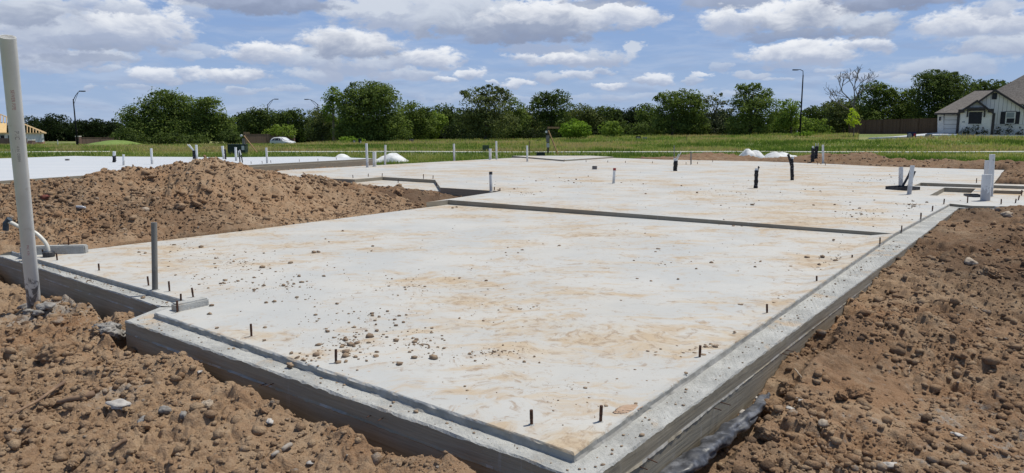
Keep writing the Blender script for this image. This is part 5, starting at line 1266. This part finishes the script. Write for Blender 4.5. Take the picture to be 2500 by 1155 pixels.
def ubox(px0, px1, top, bot, D, mt, lab, label_=None):
    x0 = Q(px0, bot, D)[0]; x1 = Q(px1, bot, D)[0]; xc = (x0+x1)/2; z = fz(xc, D); w2 = (x1-x0)/2; h = Q(px0, top, D)[2]-z
    root = empty('utility_box', (xc, D, z), lab, 'utility box', 'utility boxes in the grass', rz=.08)
    MB().box(-w2, w2, -w2*.6, w2*.6, -.1, h-.06).build('cabinet', mt, root, bevel=.02)
    MB().box(-w2*1.05, w2*1.05, -w2*.66, w2*.66, h-.06, h).build('lid', mt, root, bevel=.015)
    if label_: MB().box(w2*.6, w2*.92, -w2*.6-.012, -w2*.6-.002, h*.45, h*.85).build('notice', M['label'], root)
ubox(560.5, 602, 352, 372, 54, M['greenbox'], 'large dark green transformer cabinet left of the braced post', True)
ubox(1310, 1330, 371.5, 381, 47, M['greenbox'], 'low dark green box left of the centre meter post')
ubox(1178, 1194, 354.5, 369, 62, simple('dull_green_plastic', (.05,.085,.045), (.07,.10,.055), 3, .7), 'dull green pedestal box in the grass behind the white pipes')
# yard signs
def sign(px, top, bot, wpx, D, mt, lab, marks=()):
    x = Q(px, bot, D)[0]; z = fz(x, D); k = D/F; w2 = wpx*k/2; zt = Q(px, top, D)[2]-z; zb = Q(px, bot, D)[2]-z
    root = empty('yard_sign', (x, D, z), lab, 'yard sign', 'small signs in the meadow')
    MB().box(-w2, w2, -.012, .012, zb, zt).build('board', mt, root)
    for s in (-1, 1): MB().tube([(s*w2*.7, 0, -.1), (s*w2*.7, 0, max(zb, 0)+.02)], .015, 6).build('leg', M['oldwood'], root)
    for (a, b, c, d_, m_) in marks: MB().box(a*w2, b*w2, -.018, -.0125, zb+(zt-zb)*c, zb+(zt-zb)*d_).build('print', M[m_], root)
sign(1315.5,341,348,11,86,M['black'],'small black sign left of the centre meter post',[(-.5,.4,.35,.6,'greyprint')])
sign(1558,332.5,342,12,88,M['black'],'black sign, left of a pair in front of the tree gap',[(-.6,-.2,.2,.8,'greyprint'),(.2,.6,.2,.8,'greyprint'),(-.2,.2,.6,.8,'greyprint')])
sign(1574,335,342,10,88,M['greyprint'],'grey sign, right of a pair in front of the tree gap',[(-.7,.7,.3,.45,'black')])
sign(1005,340,349,10,90,M['greybox'],'grey sign in the grass right of the largest oak',[(-.6,.6,.5,.7,'black')])
sign(865,342,351,6,90,M['greybox'],'small grey sign under the largest oak',[(-.5,.5,.4,.7,'label')])
sign(879,338,351,8,89,M['black'],'black sign with white corner under the largest oak',[(.1,.9,.1,.5,'label')])
sign(2225,322,336,22,76,M['navy'],'navy sign with pale disc and red mark in front of the driveway',[(.45,.85,.25,.7,'redsign')])
sg = [o for o in COL.objects if o.name.startswith('yard_sign')][-1]
MB().tube([(-.22,-.013,Q(2225,330.5,76)[2]-sg.location.z), (-.22,-.02,Q(2225,330.5,76)[2]-sg.location.z)], .23, 20).build('print', M['greyprint'], sg)
sign(2267,327.5,334,17,77,M['greybox'],'flat grey sign right of the navy one',[(-.6,.6,.4,.6,'greyprint')])
# stakes
def stake(bx, by, tx, ty, D, r, mt, lab):
    x = Q(bx, by, D)[0]; b = Vector((x, D, fz(x, D))); t = Vector(Q(tx, ty, D))-b
    o = MB().tube([(0,0,-.1), t*.97, t], [r, r, r*.4], 5).build('survey_stake', mt); o.location = b; tag(o, lab, 'stake', 'survey stakes in the grass')
stake(142,356,140,342,90,.05,M['label'],'white leaning marker stake by the leftmost lamp')
stake(1294,382,1292.5,343,46,.03,M['wood'],'thin wooden stake left of the low green box')
stake(1947,332,1946.5,320,91,.05,M['label'],'white marker stake at the foot of the tall lamp')
stake(2064,333,2063,316,86,.02,M['wood'],'left guard stake of the young tree'); stake(2096,333,2095,316,86,.02,M['wood'],'right guard stake of the young tree')
stake(1676,341,1676,330,80,.03,M['wood'],'short wooden stake in the meadow before the leafy oaks')
# white plastic heaps
def heap(px0, px1, top, bot, D, lab, seed, humps=((.5,1.),)):
    x0 = Q(px0, bot, D)[0]; x1 = Q(px1, bot, D)[0]; xc = (x0+x1)/2; zb = max(fz(xc, D), Q(px0, bot, D)[2]); h = Q(px0, top, D)[2]-zb
    gx, gy = 70, 30; V = []; Lx = (x1-x0)/2
    for j in range(gy):
        for i in range(gx):
            u = i/(gx-1); v = j/(gy-1); e = max(0, 1-(2*v-1)**2)**.5*max(0, 1-abs(2*u-1)**3)**.6
            hp = max(hh*math.exp(-((u-c)/.28)**2) for c, hh in humps)
            w_ = 1+.26*float(fbm(np.array([u*4+seed]), np.array([v*3.]), 3, seed)[0])
            V.append(((2*u-1)*Lx, (2*v-1)*.8, -.25+(h+.25)*e*(.35+.65*hp)*w_))
    id_ = np.arange(gx*gy).reshape(gy, gx); Fi = np.stack([id_[:-1,:-1], id_[:-1,1:], id_[1:,1:], id_[1:,:-1]], -1).reshape(-1, 4)
    o = npmesh('plastic_heap', V, Fi, M['paleplastic'], smooth=True); o.location = (xc, D, zb); tag(o, lab, 'plastic heap', 'heaps of white plastic in the grass')
heap(812,860,374,381,43,'small flat white plastic heap behind the neighbouring slab',3)
heap(917,995,372.5,384,40,'wide low white plastic heap behind the thin pipes',5,((.55,1.),(.2,.5)))
heap(1804,1868,362.5,381,39,'tallest white plastic heap behind the berm',7,((.3,1.),(.6,.8)))
heap(1864,1960,369,382.5,39.5,'long low white plastic heap right of the tallest one',9,((.2,1.),(.5,.7),(.8,.5)))

# ------------------------------------------------------------------ white brick house
HY = 84.0
root = empty('brick_house', (Q(2400,325,HY)[0], HY, 0), 'white brick house with dark trim and grey gabled roof on the right', 'house')
hx0, hy0 = root.location.x, HY
HT = math.radians(33); root.rotation_euler = (0, 0, -HT); ex = (math.cos(HT), -math.sin(HT)); ey = (math.sin(HT), math.cos(HT))
def q(px, py, Y=HY):           # a pixel on the house's own plane, Y-HY metres behind its main front
    d = ray(px, py); t = ((Y-HY) + hx0*ey[0] + hy0*ey[1])/(d[0]*ey[0]+d[1]*ey[1]); x, y = t*d[0]-hx0, t*d[1]-hy0
    return (x*ex[0]+y*ex[1], x*ey[0]+y*ey[1], CAMH+t*d[2])
def hw(lx, ly, z): return (hx0+lx*ex[0]+ly*ey[0], hy0+lx*ex[1]+ly*ey[1], z)
gz = fz(hx0, HY)-.3
def poly_ext(pts3, depth, mt, name, parent=root, mats=None):
    m = MB(); n = len(pts3); bk = [(p[0], p[1]+depth, p[2]) for p in pts3]
    m.add(list(pts3)+bk, [tuple(range(n)), tuple(range(n, 2*n))[::-1]]+[(i, i+n, (i+1) % n+n, (i+1) % n) for i in range(n)]); return m.build(name, mt, parent)
# walls
w1 = [q(2289,330), q(2303.8,330), q(2303.8,277.5), q(2289,277.5)]; w1[0] = (w1[0][0], w1[0][1], gz); w1[1] = (w1[1][0], w1[1][1], gz)
poly_ext(w1, 9, M['whitebrick'], 'wall')
a = q(2303.8,277.5); b = q(2338,277.5); dt = q(2303.8,280.2)
poly_ext([(a[0], .12, gz), (b[0], .12, gz), (b[0], .12, a[2]), (a[0], .12, a[2])], 8.5, M['garage'], 'garage_door')
MB().box(a[0]-.06, b[0], .02, .11, dt[2], a[2]).build('door_trim', M['trim'], root); MB().box(a[0]+.002, a[0]+.09, .02, .11, gz, dt[2]-.002).build('door_trim', M['trim'], root)
# small front gable (stands proud)
FY = 82.5
l = q(2339.5,271,FY); r = q(2424.5,271,FY); pk = q(2386,244.5,FY)
poly_ext([(l[0], l[1], gz), (r[0], r[1], gz), r, (pk[0], pk[1], pk[2]-.1), l], 1.6, M['whitebrick'], 'wall')
# main gable wall: brick below, boards above
ml = q(2352,271); mr = q(2520,272); mp = q(2430,219.5); mb_ = q(2400,305)[2]
poly_ext([(ml[0], .0, gz), (mr[0]+.0, .0, gz), (mr[0], .0, mb_), (ml[0], .0, mb_)], 9, M['whitebrick'], 'wall')
poly_ext([(ml[0], .03, mb_+.001), (mr[0], .03, mb_+.001), (mr[0], .03, mr[2]), (mp[0], .03, mp[2]), (ml[0], .03, ml[2])], 8.9, M['siding'], 'wall')
MB().box(r[0]+.02, mr[0], -.05, .029, mb_-.03, mb_+.06).build('trim_board', M['walk'], root)
# second part of the house, off to the right
poly_ext([(mr[0]+.01, .5, gz), (mr[0]+12, .5, gz), (mr[0]+12, .5, mr[2]), (mr[0]+.01, .5, mr[2])], 12, M['whitebrick'], 'wall')
# roofs
def slope(pts, name='roof', th=.09, mt=None):
    m = MB(); n = len(pts); lo = [(p[0], p[1], p[2]-th) for p in pts]; m.add(list(pts)+lo, [tuple(range(n)), tuple(range(n, 2*n))[::-1]]+[(i, i+n, (i+1) % n+n, (i+1) % n) for i in range(n)]); return m.build(name, mt or M['shingle'], root)
e0 = q(2281,276,83.4); e1 = q(2352,276,83.4); e1 = (e1[0], e1[1], e0[2]); r0 = q(2381,221.3,92); r1 = q(2424,221.3,92); r1 = (r1[0], r1[1], r0[2]); e2 = (e0[0], 16.5, e0[2]); 
slope([e0, (e1[0]+2.2, e1[1], e1[2]), (r1[0], r1[1], r1[2]), r0]); slope([e2, e0, r0]); slope([(e1[0]+2.2, 16.5, e1[2]), e2, r0, r1])
MB().box(e0[0], l[0]-.02, e0[1]-.05, e0[1]-.003, e0[2]-.22, e0[2]-.01).build('fascia', M['trim'], root)
MB().box(r0[0], r1[0]+.5, r0[1]-.1, r0[1]+.1, r0[2]-.05, r0[2]+.04).build('ridge_cap', M['trim'], root)
def gable(L, Pk, R, y0, y1, over=.45):
    for A, s in ((L, -1), (R, 1)):
        dx = A[0]-Pk[0]; dz = A[2]-Pk[2]; k2 = 1+over/math.hypot(dx, dz); E = (Pk[0]+dx*k2, y0, Pk[2]+dz*k2)
        a_ = (Pk[0], y0, Pk[2]); slope([a_, E, (E[0], y1, E[2]), (Pk[0], y1, Pk[2])])
        m = MB(); n_v = Vector((0, 0, -.26)); 
        pts_ = [(a_[0], y0-.05, a_[2]+.01), (E[0], y0-.05, E[2]+.01), (E[0], y0-.05, E[2]-.27), (a_[0], y0-.05, a_[2]-.27)]; bk = [(p[0], y0-.003, p[2]) for p in pts_]
        m.add(pts_+bk, [(0,1,2,3),(7,6,5,4),(0,4,5,1),(2,6,7,3),(1,5,6,2)]); m.build('bargeboard', M['trim'], root)
gable(q(2343,271.5,FY-.4), q(2386,243.6,FY-.4), q(2421,270,FY-.4), FY-.4-hy0, 3.2, .35)
gable(q(2352,272,HY-.4), q(2430,217.6,HY-.4), q(2516,271,HY-.4), -.4, 8.2, .45)
for px0, px1, y0_, y1_ in ((2340,2354.5,267.5,275.5),(2412,2425.5,266,275)):
    a = q(px0, y0_, FY); b = q(px1, y1_, FY); MB().box(a[0], b[0], a[1]-.36, a[1]-.002, b[2], a[2]).build('eave_return', M['trim'], root)
bp = q(2590,134,97)
slope([q(2378,249,89.5), (mr[0]+14, 0.0, mr[2]-.1), (bp[0]+9, bp[1], bp[2]), bp])
slope([(q(2378,249,89.5)[0], 24, q(2378,249,89.5)[2]), q(2378,249,89.5), bp])
# windows and details
def rect(px0, py0, px1, py1, Y, d0, d1, mt, name, parent=root):
    a = q(px0, py0, Y); b = q(px1, py1, Y); x0, x1 = min(a[0], b[0]), max(a[0], b[0]); z0, z1 = min(a[2], b[2]), max(a[2], b[2])
    return MB().box(x0, x1, a[1]-d1, a[1]-d0, z0, z1).build(name, mt, parent)
wn_ = rect(2366.5,273.5,2395.6,302.6,FY,.002,.03,M['black'],'window')
rect(2365.3,302.6,2396.8,303.6,FY,.002,.06,M['walk'],'sill',wn_)
aw = rect(2360.5,262.8,2406,266.8,FY,.002,.55,M['trim'],'awning'); rect(2361.5,266.9,2405,270.8,FY,.002,.42,M['trim'],'awning_beam',aw)
for px in (2361, 2402.5): rect(px,271,px+2.2,286,FY,.002,.14,M['trim'],'bracket',aw)
rect(2423,227.2,2433.5,242.5,HY,-.028,.03,M['black'],'attic_vent')
w2_ = rect(2454.6,271.5,2478.6,303.2,HY,-.028,.03,M['trim'],'window')
fr = rect(2456,273,2477.4,302,HY,.031,.06,M['walk'],'frame',w2_)
rect(2458.2,275,2475.4,287.2,HY,.061,.07,simple('blinds', (.22,.25,.25), (.30,.33,.32), 2, .4, sc=(1,1,20)),'pane',w2_); rect(2457.9,289.2,2475.2,300.2,HY,.061,.07,M['black'],'pane',w2_)
rect(2444,272.8,2454,302.6,HY,-.028,.035,M['black'],'shutter'); rect(2479,272.8,2487.8,302.6,HY,-.028,.035,M['black'],'shutter')
rect(2293,286,2296.5,294.5,HY,.002,.18,M['black'],'wall_lantern'); rect(2336.6,285.5,2339,294,HY,.002,.15,M['black'],'wall_lantern')
rect(2349,296.2,2355.5,299.2,FY,.002,.03,M['greyprint'],'house_number')
for px in (2359, 2400): rect(px-1.2,310,px+1.2,314,FY,.002,.08,M['black'],'wall_fixture')
for px in (2438, 2490): rect(px-1.2,309.5,px+1.2,313.5,HY,.002,.08,M['black'],'wall_fixture')
rect(2423.3,276,2425,330,FY,.0,.09,M['trim'],'downspout'); rect(2337.6,277,2339.4,330,FY,-.3,.06,M['trim'],'downspout')
def plant(px, D, h, lab, pal, seed, w=8):
    l_ = q(px, 325, D); p = hw(*l_); D = p[1]; z = fz(p[0], D); r0_ = empty('garden_plant', (p[0], D, z), lab, 'garden plant', 'plants in the bed along the white brick house'); k = D/F
    V, Fi, Cc = leaves([((0,0,h*.5), (w*k, .3, h*.6))], .16, 3.0, pal[0], pal[1], seed, .5); npmesh('foliage', V, Fi, M['leaf'], r0_, cols=Cc)
DKP = (srgb(40,46,36), srgb(96,96,72))
for i, (px, lab) in enumerate(((2350,'sparse plant under the house number'),(2362,'plant left of the black window'),(2381,'dark tall plant under the black window'),(2402,'widest dark plant under the right bracket'),
                               (2436,'plant right of the downspout'),(2462,'plant under the shuttered window'),(2490,'rightmost plant along the house wall'))):
    plant(px, FY-.6 if px < 2425 else HY-.6, .75+.3*(i % 3), lab, DKP, 900+i, 9 if i != 3 else 12)
# ------------------------------------------------------------------ house under construction
cpx = Q(101,325,116); th_ = math.radians(32)
fh = empty('framed_house', (cpx[0], cpx[1], 0), 'unfinished house with open roof rafters and grey wrap on the left', 'house', rz=th_)
Lx, Ly = 20.0, 11.0; ze = cpx[2]; zt = ze+3.05; zg = -1.6
for (x0, x1, y0, y1, nm, mt) in ((-Lx,0,0,.15,'wall','wrap'),(-.15,0,.151,Ly,'wall','wrap'),(-Lx,-.15,Ly-.15,Ly,'wall','wrap')):
    MB().box(x0, x1, y0, y1, zg+1.15, ze-.08).build(nm, M[mt], fh)
MB().box(-Lx, .06, -.09, -.002, zg, zg+1.13).build('brick_base', M['redbrick'], fh); MB().box(-.001, .09, 0, Ly, zg, zg+1.13).build('brick_base', M['redbrick'], fh)
for x, wv_ in ((-12.5,.9),(-8.6,.9),(-5.5,.5),(-4.5,.25)): MB().box(x, x+wv_, -.03, -.002, zg+1.3, ze-.35).build('window_opening', M['black'], fh)
MB().box(-3.2, -2.2, -.03, -.002, ze-.55, ze-.3).build('window_opening', M['black'], fh)
MB().box(-Lx-.3, .4, -.45, -.40, ze-.12, ze+.06).build('fascia', M['lumber'], fh); MB().box(.40, .45, -.45, Ly+.4, ze-.12, ze+.06).build('fascia', M['lumber'], fh)
rdx = -Ly/2
def rafter(a, b): MB().tube([a, b], .075, 4).build('rafter', M['lumber'], fh)
x = -19.5
while x < .3:
    t = 1.0 if x < rdx else max(0.02, (-x+.4)/(-rdx+.4)); rafter(Vector((x, -.4, ze)), Vector((x, -.4+(Ly/2+.4)*t, ze+(zt-ze)*t))); x += .40
y = 0.2
while y < Ly:
    t = min(1, (y+.4)/(Ly/2+.4)) if y < Ly/2 else min(1, (Ly+.4-y)/(Ly/2+.4)); rafter(Vector((.4, y, ze)), Vector((.4+(rdx-.4)*t, y, ze+(zt-ze)*t))); y += .40
x = -19.5
while x < rdx: rafter(Vector((x, Ly+.4, ze)), Vector((x, Ly/2, zt))); x += .61
MB().tube([(-20, Ly/2, zt), (rdx, Ly/2, zt)], .09, 4).build('ridge_board', M['lumber'], fh); MB().tube([(.4, -.4, ze), (rdx, Ly/2, zt)], .09, 4).build('hip_rafter', M['lumber'], fh); MB().tube([(.4, Ly+.4, ze), (rdx, Ly/2, zt)], .09, 4).build('hip_rafter', M['lumber'], fh)
sl_ = (zt-ze)/(Ly/2+.4); o1, o2 = .0, 2.9
MB().add([(-19.9,-.42+o1,ze+.09),(-4.7,-.42+o1,ze+.09),(-4.7,-.42+o2,ze+.09+sl_*o2),(-19.9,-.42+o2,ze+.09+sl_*o2),(-19.9,-.42+o1,ze+.07),(-4.7,-.42+o1,ze+.07),(-4.7,-.42+o2,ze+.07+sl_*o2),(-19.9,-.42+o2,ze+.07+sl_*o2)],
         [(0,1,2,3),(7,6,5,4),(0,4,5,1),(1,5,6,2),(2,6,7,3),(3,7,4,0)]).build('roof_sheathing', M['osb'], fh)

# ------------------------------------------------------------------ white car
CD = 108.0; cxp = Q(691,345,CD)[0]; cz = Q(691,336,CD)[2]-1.45
car = empty('parked_car', (cxp, CD, cz+.05), 'white crossover car on the road before the faded fence', 'car', rz=math.radians(-24)); car.scale = (.89, .89, .89)
# side profile stations: x, lower z, belt z, roof z, half width low, half width top
st = [(-2.22,.55,.80,.82,.70,.66),(-2.15,.35,1.00,1.06,.84,.72),(-1.95,.28,1.05,1.42,.90,.62),(-1.5,.26,1.03,1.60,.92,.60),(-.6,.25,1.01,1.66,.93,.62),(.2,.25,1.00,1.62,.93,.62),(.75,.25,.98,1.33,.93,.66),(1.12,.26,.98,1.04,.92,.72),(1.7,.28,.92,.94,.90,.74),(2.05,.32,.80,.82,.84,.70),(2.22,.40,.66,.68,.70,.60)]
V = []; 
for (x, zl, zb_, zr, wl, wt) in st:
    ring = [(-wl*.92,zl),(-wl,zl+.15),(-wl,(zl+zb_)/2),(-wl*.98,zb_),(-wt,zr-.05 if zr-zb_ > .15 else zr),(-wt*.85,zr),(0,zr+.02),(wt*.85,zr),(wt,zr-.05 if zr-zb_ > .15 else zr),(wl*.98,zb_),(wl,(zl+zb_)/2),(wl,zl+.15),(wl*.92,zl)]
    V += [(x, y, z) for y, z in ring]
nr = 13; ns = len(st); Fb = []
for i in range(ns-1):
    for k in range(nr): Fb.append((i*nr+k, i*nr+(k+1) % nr, (i+1)*nr+(k+1) % nr, (i+1)*nr+k))
Fb += [tuple(range(nr)), tuple(range((ns-1)*nr, ns*nr))[::-1]]
MB().add(V, Fb).build('body', M['carpaint'], car, smooth=True)
def ringpt(x, k, off=.012):
    for i in range(ns-1):
        if st[i][0] <= x <= st[i+1][0]:
            t = (x-st[i][0])/(st[i+1][0]-st[i][0]); a = Vector(V[i*nr+k]); b = Vector(V[(i+1)*nr+k]); return a.lerp(b, t)
for s in (0, 1):
    for (x0, x1, nm) in ((-1.75,-1.1,'side_window'),(-1.05,-.25,'side_window'),(-.19,.62,'side_window')):
        k0, k1 = (3, 4) if s == 0 else (9, 8); pts_ = []
        for x, e in ((x0, .1), (x1, .1), (x1, .86 if x1 < .5 else .5), (x0, .86)):
            p = ringpt(x, k0).lerp(ringpt(x, k1), e); p.y += (-.015 if s == 0 else .015); pts_.append(p)
        MB().add(pts_, [(0,1,2,3)]).build(nm, M['glass'], car)
pts_ = [ringpt(.22,4), ringpt(.22,8), ringpt(1.05,8), ringpt(1.05,4)]; pts_ = [p+Vector((.02,0,.02)) for p in pts_]
MB().add(pts_, [(0,1,2,3)]).build('windshield', M['glass'], car)
pts_ = [ringpt(-2.14,4), ringpt(-2.14,8), ringpt(-1.9,8), ringpt(-1.9,4)]; MB().add([p+Vector((-.02,0,.01)) for p in pts_], [(0,1,2,3)]).build('rear_window', M['glass'], car)
for x in (-1.38, 1.38):
    for y in (-.86, .86):
        wh = MB().tube([(x,y-.11,.34),(x,y+.11,.34)], .345, 20).build('wheel', M['tyre'], car)
        MB().tube([(x,y-.125,.34),(x,y+.125,.34)], .21, 14).build('rim', M['rim'], wh)
for s in (-1, 1):
    MB().box(1.93,2.16, s*.52-.16, s*.52+.16, .66, .80).build('headlight', M['lens'], car, bevel=.03)
    MB().box(-2.2,-2.08, s*.66-.12, s*.66+.12, .84, 1.02).build('tail_light', M['cap'], car, bevel=.02)
    MB().box(.55,.75, s*1.0-.1, s*1.0+.1, 1.0, 1.14).build('side_mirror', M['carpaint'], car, bevel=.03)
MB().box(2.15,2.235,-.42,.42,.42,.62).build('grille', M['black'], car, bevel=.01)
MB().box(-2.0,2.0,-.9,.9,.2,.3).build('lower_trim', M['dark'], car, bevel=.02)
# road under the car, and water bottle on the mound
tag(MB().box(cxp-30, cxp+4.5, CD-4, CD+4, cz-.3, cz+.0).build('road', simple('road_concrete', (.42,.41,.38), (.48,.47,.44), 1, .9)), kind='structure')
p = soil_at(190, 512); wb = empty('plastic_bottle', (p[0], p[1], p[2]+.03), 'crumpled clear plastic bottle lying on the left part of the mound', 'bottle', rz=-.3)
MB().tube([(-.11,0,0),(-.10,0,.0),(-.03,0,.005),(.05,0,0),(.09,0,0),(.12,0,0)], [.016,.026,.019,.025,.022,.010], 12).build('bottle_body', mat('cloudy_clear_plastic', (.42,.42,.43), .2, 0, .6)[0], wb, smooth=True)
MB().tube([(.12,0,0),(.14,0,0)], .014, 10).build('bottle_cap', M['paleplastic'], wb)
